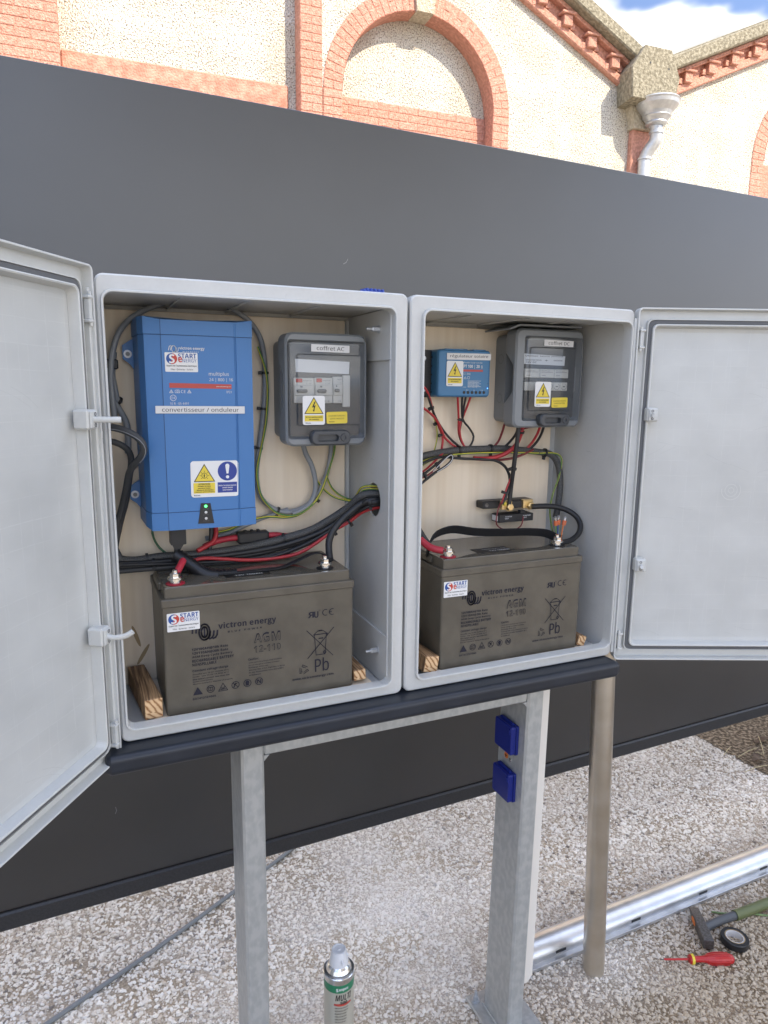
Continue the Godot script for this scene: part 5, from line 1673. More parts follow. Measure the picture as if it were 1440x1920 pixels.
	mb.lathe([Vector2(0.0068, 0), Vector2(0.0062, 0.0025), Vector2(0.0035, 0.0025), Vector2(0.003, 0.0005), Vector2(0, 0.0005)], 18)
	put(mb, "lock_knob", "box_dark", dr)
	var t: Array = r.label
	label_strip(o, text_label, t[0], t[1], 0.0055, t[2] - t[0], t[3] - t[1], -0.01)
	t = r.warn
	danger_sticker(o, t[0], t[1], 0.0088, t[2] - t[0], t[3] - t[1])
	t = r.yellow
	yellow_sticker(o, "COUPURE D'URGENCE", "SORTIE ONDULEUR" if not dc else "ENTREE BATTERIE", t[0], t[1], 0.0088, t[2] - t[0], t[3] - t[1], 0.02)
	if dc:
		for y in [F[3] - 0.058, F[1] + 0.058]:
			mb = MB.new()
			mb.xf = Transform3D(Basis(Vector3.UP, -PI / 2), Vector3(F[0] + 0.0078, y, d * 0.75))
			mb.ring(0, 0, 0.0088, 0.0093, 0.0003, 24)
			put(mb, "knockout", "box_dark", o)

func inverter() -> void:
	var o := thing("inverter", "blue wall inverter with white labels, a warning sign and three status lights", "inverter", "", Vector3(0.0690, 1.2165, -0.085))
	var W := 0.1695
	var H := 0.3400
	var zb := -0.108
	var mb := MB.new()
	# body: front face with slanted cheeks; the centre field lies 3 mm proud
	var sec := func(y: float, g: float) -> PackedVector3Array:
		return PackedVector3Array([Vector3(-0.010 - g, y, zb), Vector3(-0.007 - g, y, -0.030), Vector3(0.0 - g, y, -0.006 + g), Vector3(0.0245, y, 0.0 + g), Vector3(0.1400, y, 0.0 + g), Vector3(W + g, y, -0.006 + g), Vector3(W + 0.004 + g, y, -0.030), Vector3(W + 0.004 + g, y, zb)])
	mb.loft([sec.call(0.0300, 0.0), sec.call(0.3120, 0.0)], false, false)
	put(mb, "housing", "inv_blue", o)
	for q in [[0.0, 0.0290], [0.3130, H]]:
		mb = MB.new()
		var dn: bool = q[0] < 0.1
		var a: PackedVector3Array = sec.call(q[0], 0.0006)
		var b: PackedVector3Array = sec.call(q[1], 0.0006)
		if dn:
			for i in a.size():
				a[i].y += 0.004 if i < 2 else 0.0
		else:
			# the top slopes back behind a raised left and right corner
			for i in b.size():
				if i == 3 or i == 4:
					b[i].y -= 0.0045
		mb.loft([a, b], true, true)
		put(mb, "end_cap", "inv_blue", o)
	mb = MB.new()
	mb.loft([sec.call(0.0290, -0.0012), sec.call(0.0300, -0.0012)])
	mb.loft([sec.call(0.3120, -0.0012), sec.call(0.3130, -0.0012)])
	mb.rect(0.0242, 0.0, 0.0250, 0.336, 0.0009)
	put(mb, "joint", "blue_seam", o)
	mb = MB.new()
	mb.box(Vector3(0.1392, 0.0005, -0.003), Vector3(0.1402, 0.334, 0.0010), 0.0004)
	mb.box(Vector3(0.1418, 0.0005, -0.003), Vector3(0.1426, 0.334, 0.0008), 0.0003)
	put(mb, "edge_line", "inv_blue", o)
	# mounting ears
	for y in [0.285, 0.048]:
		mb = MB.new()
		mb.prism(PackedVector2Array([Vector2(-0.0095, y - 0.025), Vector2(-0.0095, y + 0.025), Vector2(-0.018, y + 0.020), Vector2(-0.0265, y + 0.014), Vector2(-0.0265, y - 0.008), Vector2(-0.016, y - 0.016)]), -0.104, -0.098)
		var ear := put(mb, "mounting_ear", "inv_blue", o)
		mb = MB.new()
		mb.xf = Transform3D(Basis(Vector3.RIGHT, PI / 2), Vector3(-0.0185, y, -0.098))
		mb.lathe([Vector2(0.0068, 0), Vector2(0.0064, 0.0016), Vector2(0.0046, 0.0018), Vector2(0.0044, 0.0008), Vector2(0, 0.0008)], 20)
		put(mb, "washer", "zinc", ear)
		mb = MB.new()
		mb.disc(-0.0185, y, 0.0036, -0.0955, 12)
		put(mb, "screw_head", "toggle_grey", ear)
	# printing
	var p := MB.new()
	p.xf = Transform3D(Basis.IDENTITY, Vector3(0.0025, -0.0015, 0.0004))
	text(p, "victron energy", 0.0499, 0.2905, 0.0890, 0.2965)
	text(p, "B L U E  P O W E R", 0.0550, 0.2880, 0.0800, 0.2893)
	for i in 5:
		var x := 0.0335 + i * 0.0030
		if i < 2:
			p.stroke([Vector2(x, 0.2905), Vector2(x + 0.0012, 0.2960), Vector2(x + 0.0032, 0.2975)], 0.0010)
		elif i > 2:
			p.stroke([Vector2(x + 0.0030, 0.2945), Vector2(x + 0.0024, 0.2895), Vector2(x, 0.2882)], 0.0010)
	var pts := []
	for i in 17:
		pts.append(Vector2(0.0415 + 0.0032 * cos(TAU * i / 16), 0.2925 + 0.0050 * sin(TAU * i / 16)))
	p.stroke(pts, 0.0010)
	text(p, "multiplus", 0.0946, 0.2502, 0.1268, 0.2580, "thin")
	text(p, "24 | 800 | 16", 0.0951, 0.2418, 0.1330, 0.2485, "thin")
	text(p, "IP21", 0.1221, 0.2243, 0.1306, 0.2280, "thin")
	text(p, "CE", 0.0498, 0.2241, 0.0572, 0.2285, "thin")
	for x in [0.0350, 0.0628]:
		p.stroke([Vector2(x - 0.0028, 0.2243), Vector2(x + 0.0028, 0.2243), Vector2(x, 0.2290), Vector2(x - 0.0028, 0.2243)], 0.0007)
		p.rect(x - 0.0004, 0.2252, x + 0.0004, 0.2272)
	p.stroke([Vector2(0.0408, 0.2243), Vector2(0.0408, 0.2280), Vector2(0.0425, 0.2288), Vector2(0.0470, 0.2288), Vector2(0.0478, 0.2243), Vector2(0.0408, 0.2243)], 0.0006)
	p.ring(0.0445, 0.2264, 0.0009, 0.0015, 0, 12)
	p.ring(0.0376, 0.2163, 0.0042, 0.0049, 0, 24)
	text(p, "E4", 0.0352, 0.2145, 0.0402, 0.2182, "thin")
	text(p, "10 R - 05 4491", 0.0321, 0.2055, 0.0612, 0.2092, "thin")
	put(p, "print", "off_white", o)
	var rs := MB.new()
	rs.xf = p.xf
	rs.quad(Vector3(0.0325, 0.2322, 0), Vector3(0.1306, 0.2310, 0), Vector3(0.1306, 0.2385, 0), Vector3(0.0325, 0.2397, 0), Vector3.BACK)
	var st := put(rs, "red_stripe", "stripe_red", o)
	var wp := MB.new()
	wp.xf = p.xf
	text(wp, "www.victronenergy.com", 0.1055, 0.2336, 0.1295, 0.2356, "bold", 0.0003)
	put(wp, "web_address", "off_white", st)
	start_sticker(o, 0.0298, 0.2555, 0.0, 0.0505, 0.0300, 0.004)
	label_strip(o, "convertisseur / onduleur", 0.0120, 0.1905, 0.0012, 0.1415, 0.0118, -0.006, 0.86)
	# two-part warning sign
	var sg := plate(o, "warning_sign", "white", 0.0620, 0.0528, 0.0, 0.0782, 0.0600, 0.005, -0.01)
	var ye := MB.new()
	var k := MB.new()
	var bl := MB.new()
	var wh := MB.new()
	tri_sign(ye, k, 0.0220, 0.0255, 0.0350, 0.0300, 0.0007)
	flash(k, 0.0220, 0.0325, 0.0070, 0.0012)
	k.ring(0.0220, 0.0360, 0.0040, 0.0047, 0.0011, 20)
	for i in 8:
		var a := TAU * i / 8
		if i == 6:
			continue
		k.stroke([Vector2(0.0220 + cos(a) * 0.0056, 0.0360 + sin(a) * 0.0056), Vector2(0.0220 + cos(a) * 0.0078, 0.0360 + sin(a) * 0.0078)], 0.0006, 0.0011)
	ye.rect(0.0040, 0.0065, 0.0390, 0.0240, 0.0008)
	text(k, "ATTENTION!", 0.0120, 0.0205, 0.0310, 0.0230, "bold", 0.0012)
	text(k, "Présence de deux", 0.0110, 0.0172, 0.0320, 0.0195, "bold", 0.0012)
	text(k, "sources de tension :", 0.0110, 0.0140, 0.0325, 0.0162, "bold", 0.0012)
	text(k, "• Réseau de distribution", 0.0075, 0.0108, 0.0360, 0.0130, "bold", 0.0012)
	text(k, "• Panneaux photovoltaïques", 0.0055, 0.0075, 0.0380, 0.0098, "bold", 0.0012)
	text(k, "BizLine", 0.0045, 0.0022, 0.0145, 0.0045, "bold", 0.0008)
	bl.disc(0.0598, 0.0425, 0.0160, 0.0007, 32)
	bl.rect(0.0432, 0.0065, 0.0755, 0.0240, 0.0007)
	var drop := PackedVector2Array()
	for i in 13:
		var a := PI * i / 12
		drop.append(Vector2(0.0598 + 0.0034 * cos(a), 0.0515 + 0.0034 * sin(a)))
	drop.append(Vector2(0.0582, 0.0385))
	drop.append(Vector2(0.0614, 0.0385))
	wh.flat(drop, 0.0011)
	wh.disc(0.0598, 0.0328, 0.0027, 0.0011, 16)
	text(wh, "Isoler les deux sources", 0.0445, 0.0175, 0.0742, 0.0200, "bold", 0.0011)
	text(wh, "avant toute", 0.0510, 0.0138, 0.0680, 0.0160, "bold", 0.0011)
	text(wh, "intervention", 0.0515, 0.0100, 0.0675, 0.0122, "bold", 0.0011)
	put(ye, "yellow_print", "yellow", sg)
	put(k, "black_print", "ink", sg)
	put(bl, "blue_print", "sign_blue", sg)
	put(wh, "white_print", "white", sg)
	# status panel
	mb = MB.new()
	mb.prism(PackedVector2Array([Vector2(0.0715, 0.0085), Vector2(0.0977, 0.0078), Vector2(0.0926, 0.0420), Vector2(0.0772, 0.0425)]), 0.0, 0.0016)
	var pn := put(mb, "status_panel", "black", o)
	for i in 3:
		mb = MB.new()
		mb.xf = Transform3D(Basis(Vector3.RIGHT, PI / 2), Vector3(0.0847, 0.0374 - i * 0.0103, 0.0016))
		mb.lathe([Vector2(0.0024, 0), Vector2(0.0020, 0.0008), Vector2(0, 0.0012)], 14)
		put(mb, "status_light", "glow_green" if i == 0 else "off_white", pn)
		mb = MB.new()
		text(mb, ["inverter", "charger", "alarm"][i], 0.0800, 0.0322 - i * 0.0100, 0.0895, 0.0336 - i * 0.0100, "thin", 0.0019)
		put(mb, "light_name", "toggle_grey", pn)
	# black brackets on the right side
	mb = MB.new()
	mb.box(Vector3(W + 0.0042, 0.179, zb), Vector3(W + 0.016, 0.193, zb + 0.008), 0.001)
	put(mb, "side_bracket", "black", o)
	# studs below
	for q in [[0.1065, "black"], [0.1160, "red_boot"]]:
		mb = MB.new()
		mb.lathe([Vector2(0, 0.006), Vector2(0.0052, 0.006), Vector2(0.0052, -0.003), Vector2(0.0036, -0.003), Vector2(0.0036, -0.010), Vector2(0, -0.010)], 12)
		var stt := put(mb, "stud", q[1], o)
		stt.position = Vector3(q[0], -0.004, -0.085)

func solar_controller() -> void:
	var o := thing("solar_controller", "small blue solar charge controller with a black heat sink and two paper labels", "controller", "", Vector3(0.6165, 1.4335, -0.150))
	var W := 0.1222
	var H := 0.0925
	var mb := MB.new()
	mb.loft([rrect(0.002, 0.0, W, H, 0.006, -0.040), rrect(0.002, 0.0, W, H, 0.006, -0.006), rrect(0.004, 0.002, W - 0.002, H - 0.002, 0.006, -0.001), rrect(0.007, 0.004, W - 0.005, H - 0.004, 0.005, 0.0)], true, true)
	mb.box(Vector3(0.018, H - 0.002, -0.03), Vector3(0.070, H + 0.0016, -0.004), 0.001)
	mb.box(Vector3(0.082, H - 0.002, -0.03), Vector3(0.112, H + 0.0016, -0.004), 0.001)
	put(mb, "case", "mppt_blue", o)
	mb = MB.new()
	mb.box(Vector3(-0.0235, -0.001, -0.046), Vector3(0.0018, H - 0.001, -0.028), 0.001)
	for i in 5:
		mb.box(Vector3(-0.0235, 0.008 + i * 0.017, -0.028), Vector3(0.0018, 0.011 + i * 0.017, -0.0255))
	var hs := put(mb, "heat_sink", "black", o)
	for y in [0.075, 0.014]:
		var b := MB.new()
		b.xf = Transform3D(Basis(Vector3.RIGHT, PI / 2), Vector3(-0.017, y, -0.0255))
		b.lathe([Vector2(0.0048, 0), Vector2(0.0046, 0.0022), Vector2(0.003, 0.0026), Vector2(0, 0.0018)], 16)
		put(b, "screw", "zinc", hs)
	var p := MB.new()
	p.xf = Transform3D(Basis.IDENTITY, Vector3(0, 0, 0.0004))
	text(p, "BlueSolar charge controller", 0.058, 0.0660, 0.102, 0.0695, "thin")
	text(p, "MPPT 100 | 20", 0.048, 0.0560, 0.0955, 0.0640)
	text(p, "8", 0.099, 0.0570, 0.1025, 0.0630, "thin")
	text(p, "CE  IP43", 0.0590, 0.0440, 0.0745, 0.0480, "thin")
	p.ring(0.0705, 0.0385, 0.0024, 0.0030, 0, 16)
	p.stroke([Vector2(0.060, 0.0362), Vector2(0.0655, 0.0362), Vector2(0.0628, 0.0405), Vector2(0.060, 0.0362)], 0.0006)
	for i in 5:
		p.rect(0.069, 0.0320 - i * 0.0028, 0.100 - (i % 2) * 0.004, 0.0326 - i * 0.0028)
		text(p, "Input 0-100V   20A", 0.0695, 0.0300 - i * 0.0028, 0.092, 0.0314 - i * 0.0028, "thin")
	text(p, "LOAD", 0.058, 0.0192, 0.066, 0.0208, "thin")
	text(p, "BATT", 0.066, 0.0135, 0.0715, 0.0148, "thin")
	text(p, "PV", 0.083, 0.0135, 0.0865, 0.0148, "thin")
	text(p, "LOAD", 0.0985, 0.0135, 0.1045, 0.0148, "thin")
	put(p, "print", "off_white", o)
	p = MB.new()
	p.rect(0.055, 0.0505, 0.1035, 0.0545, 0.0004)
	put(p, "red_stripe", "stripe_red", o)
	for i in 6:
		mb = MB.new()
		mb.xf = Transform3D(Basis(Vector3.RIGHT, PI / 2), Vector3(0.0615 + i * 0.0092, 0.0095, 0.0))
		mb.lathe([Vector2(0.0031, 0.0003), Vector2(0.0026, 0.0006), Vector2(0.0024, 0.0001), Vector2(0, 0.0001)], 14)
		mb.lathe([Vector2(0.0023, 0.0005), Vector2(0.0, 0.0005)], 12)
		put(mb, "terminal_hole", "black", o)
	mb = MB.new()
	mb.disc(0.1155, 0.0180, 0.0011, 0.0006, 12)
	put(mb, "status_light", "glow_blue", o)
	mb = MB.new()
	mb.disc(0.1155, 0.0270, 0.0008, 0.0006, 12)
	put(mb, "status_light", "ink", o)
	label_strip(o, "régulateur solaire", 0.0203, 0.0728, 0.0006, 0.1005, 0.0125, 0.008, 0.86)
	danger_sticker(o, 0.0198, 0.0215, 0.0010, 0.0375, 0.0490)

func shunt() -> void:
	var o := thing("battery_shunt", "black battery shunt with two brass bolts and a small circuit board on the plywood", "shunt", "", Vector3(0.7432, 1.1900, -0.150))
	var mb := MB.new()
	mb.box(Vector3(0.0, 0.009, -0.046), Vector3(0.125, 0.025, -0.018), 0.0015)
	var base := put(mb, "base", "black", o)
	for x in [0.009]:
		mb = MB.new()
		mb.xf = Transform3D(Basis(Vector3.RIGHT, PI / 2), Vector3(x, 0.017, -0.018))
		mb.lathe([Vector2(0.0046, 0), Vector2(0.0044, 0.001), Vector2(0.002, 0.001), Vector2(0, 0.0004)], 16)
		put(mb, "fixing_screw", "steel_dark", base)
	for x in [0.0410, 0.0950]:
		mb = MB.new()
		mb.box(Vector3(x, 0.0065, -0.018), Vector3(x + 0.025, 0.0255, -0.007), 0.001)
		var blk := put(mb, "brass_block", "brass", o)
		mb = MB.new()
		mb.xf = Transform3D(Basis(Vector3.RIGHT, PI / 2), Vector3(x + 0.0165, 0.0125, -0.007))
		mb.lathe([Vector2(0.0095, 0), Vector2(0.0095, 0.0014), Vector2(0.0082, 0.0015)], 18)
		mb.lathe([Vector2(0.0082, 0.001), Vector2(0.0082, 0.0078), Vector2(0.007, 0.0088), Vector2(0, 0.0088)], 6, false)
		put(mb, "bolt", "brass", blk)
	mb = MB.new()
	mb.box(Vector3(0.066, 0.008, -0.018), Vector3(0.095, 0.023, -0.012), 0.001)
	put(mb, "resistor_bar", "black", o)
	mb = MB.new()
	mb.xf = Transform3D(Basis(Vector3.UP, 0.0), Vector3.ZERO)
	mb.box(Vector3(0.030, -0.0195, -0.030), Vector3(0.117, -0.003, 0.0), 0.0008)
	var brd := put(mb, "circuit_box", "black", o)
	mb = MB.new()
	mb.xf = Transform3D(Basis(Vector3.UP, -PI / 2), Vector3(0.0298, 0, 0))
	mb.rect(-0.027, -0.0170, -0.004, -0.0055, 0.0003)
	put(mb, "bar_code_label", "off_white", brd)
	mb = MB.new()
	text(mb, "TO SYSTEM", 0.0445, -0.0085, 0.0615, -0.0063, "bold", 0.0003)
	text(mb, "MINUS", 0.0445, -0.0125, 0.0540, -0.0103, "bold", 0.0003)
	text(mb, "TO BATTERY", 0.0900, -0.0085, 0.1100, -0.0063, "bold", 0.0003)
	text(mb, "MINUS", 0.0900, -0.0125, 0.1000, -0.0103, "bold", 0.0003)
	put(mb, "lettering", "off_white", brd)
	mb = MB.new()
	mb.box(Vector3(0.084, -0.003, -0.012), Vector3(0.0965, 0.004, -0.001), 0.0008)
	put(mb, "plug", "black", brd)
	mb = MB.new()
	mb.tube(PackedVector3Array([Vector3(0.039, 0.026, -0.006), Vector3(0.047, 0.0185, -0.004)]), 0.0042)
	put(mb, "yellow_lug", "yellow", o)

func splice(label: String, at: Vector3, tilt: float, cols: Array) -> void:
	var o := thing("wire_connector", label, "connector", "clear tipped wire connectors", at)
	o.rotation.z = tilt
	var mb := MB.new()
	mb.lathe([Vector2(0.0042, -0.005), Vector2(0.0046, 0.004), Vector2(0.0040, 0.0055)], 14)
	put(mb, "collar", "orange_clear", o)
	mb = MB.new()
	mb.lathe([Vector2(0.0036, 0.0055), Vector2(0.0036, 0.0120), Vector2(0.0024, 0.0145), Vector2(0, 0.0150)], 14)
	put(mb, "clear_tip", "clear_pane", o)
	mb = MB.new()
	mb.tube(PackedVector3Array([Vector3(0, -0.001, 0), Vector3(0, 0.011, 0)]), 0.0014)
	put(mb, "ferrule", "chrome", o)
	for i in cols.size():
		mb = MB.new()
		var x := (i - (cols.size() - 1) / 2.0) * 0.0026
		mb.tube(MB.curve([Vector3(x, 0.0, 0), Vector3(x, -0.012, 0.001), Vector3(x * 0.6 - 0.001, -0.026, 0.003), Vector3(x * 0.4 - 0.001, -0.038, 0.004)], 0.006), 0.0013, 0, 8)
		put(mb, "wire", cols[i], o)

func contents() -> void:
	for q in [[0.014, 0.4425, "birch plywood board at the back of the left cabinet, behind the inverter", 0.6745], [0.504, 0.9315, "birch plywood board at the back of the right cabinet, behind the solar controller", 0.6725]]:
		var mb := MB.new()
		mb.box(Vector3(q[0], 0.912, -0.2165), Vector3(q[1], 0.9 + q[3], -0.1985), 0.001)
		var o := put(mb, "plywood_board", "plywood")
		tag(o, q[2], "plywood", "plywood mounting boards")
		if q[0] < 0.1:
			for k in [[0.0405, 1.003, 0.3], [0.0510, 0.967, -0.55]]:
				var s := MB.new()
				var pts := PackedVector2Array()
				for i in 12:
					var a := TAU * i / 12
					pts.append(Vector2(k[0], k[1]) + Vector2(cos(a) * 0.0035, sin(a) * 0.022).rotated(k[2]))
				s.flat(pts, -0.1982)
				put(s, "burn_mark", "kraft", o)
	for q in [[0.052, 0.435, "pale board strip under the left battery on the cabinet floor"], [0.56, 0.922, "pale board strip under the right battery on the cabinet floor"]]:
		var mb := MB.new()
		mb.box(Vector3(q[0], 0.9095, -0.196), Vector3(q[1], 0.9172, -0.026), 0.001)
		var o := put(mb, "floor_board", "plywood")
		tag(o, q[2], "board", "boards under the batteries")
	inverter()
	battery("brown battery in the left cabinet, below the blue inverter", Vector3(0.0705, 0.9178, -0.030), false)
	battery("brown battery in the right cabinet, below the shunt", Vector3(0.5735, 0.9178, -0.030), true)
	wood_block("dark topped pine block left of the left battery", Vector3(0.0520, 0.9175, -0.034), Vector3(0.029, 0.034, 0.155), 0.10)
	wood_block("pale pine block right of the left battery under the bolt", Vector3(0.4115, 0.9240, -0.034), Vector3(0.024, 0.020, 0.12), 0.0, 0.05)
	wood_block("pine block with ringed end left of the right battery", Vector3(0.5535, 0.9178, -0.030), Vector3(0.031, 0.032, 0.13), 0.06, -0.16)
	wood_block("pine offcut right of the right battery by the cabinet wall", Vector3(0.9120, 0.9178, -0.034), Vector3(0.021, 0.022, 0.11), 0.0, -0.3)
	breaker_box("grey breaker box marked coffret AC with a smoked door, beside the blue inverter", "coffret AC", {
		"frame": [0.2934, 1.3490, 0.4406, 1.5413], "door": [0.2975, 1.3625, 0.4390, 1.5283], "window": [0.3125, 1.3868, 0.4283, 1.5040],
		"paper": [0.3155, 1.4758, 0.4130, 1.4980], "label": [0.3372, 1.5100, 0.4064, 1.5222], "warn": [0.3203, 1.3865, 0.3600, 1.4360], "yellow": [0.3632, 1.3880, 0.4016, 1.4083],
		"handle": [0.3344, 1.3513, 0.4065, 1.3771],
		"breakers": [[0.3106, 1.4228, 0.3468, 1.4660, "switch", true], [0.3474, 1.4226, 0.3802, 1.4668, "switch", true], [0.3808, 1.4226, 0.3990, 1.4690, "switch", false], [0.3996, 1.4160, 0.4136, 1.4714, "blank", false]]}, -0.085, -0.197, false)
	breaker_box("grey breaker box marked coffret DC with a smoked door, in the right cabinet", "coffret DC", {
		"frame": [0.7705, 1.3735, 0.9360, 1.5695], "door": [0.7915, 1.3880, 0.9330, 1.5545], "window": [0.8000, 1.4090, 0.9200, 1.5320],
		"paper": [0.8000, 1.5010, 0.9000, 1.5215], "label": [0.8325, 1.5368, 0.9045, 1.5487], "warn": [0.8134, 1.4160, 0.8520, 1.4658], "yellow": [0.8557, 1.4140, 0.8952, 1.4341],
		"handle": [0.8265, 1.3760, 0.9005, 1.4019],
		"breakers": [[0.7990, 1.4737, 0.8360, 1.4918, "fuse", false], [0.8364, 1.4737, 0.8720, 1.4918, "fuse", false], [0.8724, 1.4737, 0.9079, 1.4918, "fuse", false], [0.7996, 1.4479, 0.8300, 1.4653, "blank", false], [0.8540, 1.4479, 0.8705, 1.4653, "dial", false], [0.8709, 1.4479, 0.8885, 1.4653, "dial", false], [0.8889, 1.4479, 0.9068, 1.4653, "dial", false]]}, -0.110, -0.197, true)
	var mb := MB.new()
	mb.prism(PackedVector2Array([Vector2(0.752, 1.5650), Vector2(0.775, 1.5735), Vector2(0.925, 1.5745), Vector2(0.925, 1.5770), Vector2(0.774, 1.5765), Vector2(0.750, 1.5675)]), -0.197, -0.104)
	tag(put(mb, "cover_sheet", "box_grey"), "thin grey plastic sheet resting on top of the second breaker box", "plastic sheet")
	solar_controller()
	shunt()
	splice("orange collared wire connector, left one of the trio above the right battery terminal", Vector3(0.8885, 1.1700, -0.108), 0.05, ["wire_green", "earth_green"])
	splice("middle orange wire connector of the three above the right battery terminal", Vector3(0.8985, 1.1705, -0.112), 0.0, ["tool_blue", "wire_green"])
	splice("orange wire connector leaning right with a reddish wire", Vector3(0.9105, 1.1690, -0.108), -0.22, ["orange", "toggle_grey"])
	# power plug under the inverter
	var pl := thing("power_plug", "black power plug pushed up into the underside of the blue inverter", "plug", "", Vector3(0.1120, 1.2135, -0.130))
	mb = MB.new()
	mb.loft([rrect(-0.013, -0.030, 0.013, 0.002, 0.002, -0.010), rrect(-0.013, -0.030, 0.013, 0.002, 0.002, 0.010)], true, true)
	put(mb, "body", "black", pl)
	mb = MB.new()
	mb.prism(PackedVector2Array([Vector2(-0.010, -0.0302), Vector2(0.009, -0.0302), Vector2(0.003, -0.040), Vector2(-0.006, -0.040)]), -0.007, 0.007)
	mb.tube(MB.curve([Vector3(-0.002, -0.036, 0), Vector3(-0.002, -0.050, 0.002), Vector3(0.004, -0.058, 0.004)], 0.004), 0.0048)
	put(mb, "strain_relief", "black", pl)
	# inline fuse
	var fu := thing("inline_fuse", "black inline fuse holder with red sleeves, lying above the cable bundle", "fuse holder", "", Vector3(0.2505, 1.1775, -0.170))
	mb = MB.new()
	mb.loft([rrect(-0.029, -0.0105, 0.029, 0.0095, 0.003, -0.009), rrect(-0.029, -0.0105, 0.029, 0.0095, 0.003, 0.007), rrect(-0.026, -0.008, 0.026, 0.007, 0.003, 0.009)], true, true)
	for x in [-0.016, -0.004, 0.008]:
		mb.box(Vector3(x, 0.009, -0.006), Vector3(x + 0.006, 0.0125, 0.006), 0.001)
	put(mb, "holder", "black", fu)
	for q in [[-1.0, 0.040], [1.0, 0.030]]:
		mb = MB.new()
		mb.tube(MB.curve([Vector3(q[0] * 0.026, 0, 0), Vector3(q[0] * 0.045, -0.0005, 0.001), Vector3(q[0] * (0.045 + q[1] * 0.6), -0.004, 0.002), Vector3(q[0] * (0.05 + q[1]), -0.012 if q[0] < 0 else -0.003, 0.004)], 0.006), 0.0056, 0.0056, 10)
		put(mb, "red_sleeve", "red_boot", fu)
	# red terminal boots and straps
	mb = MB.new()
	mb.tube(MB.curve([Vector3(0.0995, 1.150, -0.060), Vector3(0.107, 1.158, -0.072), Vector3(0.114, 1.164, -0.086)], 0.005), 0.0058)
	tag(put(mb, "terminal_boot", "red_boot"), "red sleeve slanting up from the left terminal of the left battery", "terminal sleeve", "red battery sleeves")
	mb = MB.new()
	mb.tube(MB.curve([Vector3(0.5555, 1.1650, -0.088), Vector3(0.5660, 1.1540, -0.076), Vector3(0.5760, 1.1490, -0.066), Vector3(0.5900, 1.1465, -0.058)], 0.005), 0.0068)
	tag(put(mb, "terminal_boot", "red_boot"), "red sleeve on the cable entering the right battery's left terminal", "terminal sleeve", "red battery sleeves")
	mb = MB.new()
	ribbon(mb, [Vector3(0.3740, 1.1380, -0.095), Vector3(0.3640, 1.1500, -0.10), Vector3(0.3460, 1.1520, -0.105), Vector3(0.3150, 1.1425, -0.100), Vector3(0.2850, 1.1360, -0.09), Vector3(0.2550, 1.1352, -0.085), Vector3(0.2000, 1.1352, -0.085), Vector3(0.1700, 1.1352, -0.086)], Vector3(0, 0.002, 0.0115), 0.0010)
	tag(put(mb, "carry_strap", "strap"), "black webbing strap lying across the top of the left battery", "strap", "black battery straps")
	mb = MB.new()
	ribbon(mb, [Vector3(0.5720, 1.1360, -0.085), Vector3(0.5820, 1.1450, -0.105), Vector3(0.6080, 1.1620, -0.125), Vector3(0.6480, 1.1700, -0.128), Vector3(0.7000, 1.1620, -0.122), Vector3(0.7600, 1.1580, -0.115), Vector3(0.8150, 1.1570, -0.105), Vector3(0.8550, 1.1530, -0.095), Vector3(0.8820, 1.1400, -0.085)], Vector3(0, 0.0085, 0.0055), 0.0012)
	tag(put(mb, "carry_strap", "strap"), "black webbing strap arched over the top of the right battery", "strap", "black battery straps")
	mb = MB.new()
	mb.box(Vector3(0.014, 1.476, -0.1985), Vector3(0.034, 1.492, -0.165), 0.002)
	tag(put(mb, "cable_clamp", "black"), "black cable clamp holding the grey cable left of the inverter", "cable clamp")
	cables()
	# blue ribbed grip on top of the left cabinet
	var gr := thing("blue_tool_grip", "bright blue ribbed plastic grip lying on the roof of the left cabinet", "tool", "", Vector3(0.448, 1.5965, -0.105), 0.18)
	mb = MB.new()
	mb.loft([rrect(-0.008, 0.0, 0.034, 0.020, 0.004, -0.012), rrect(-0.010, 0.0, 0.036, 0.024, 0.005, -0.006), rrect(-0.010, 0.0, 0.036, 0.024, 0.005, 0.006), rrect(-0.008, 0.0, 0.034, 0.020, 0.004, 0.012)], true, true)
	put(mb, "grip", "tool_blue", gr)
	for i in 5:
		mb = MB.new()
		mb.box(Vector3(-0.006 + i * 0.008, 0.0185, -0.0125), Vector3(-0.002 + i * 0.008, 0.0255, 0.0125), 0.001)
		put(mb, "rib", "tool_blue", gr)

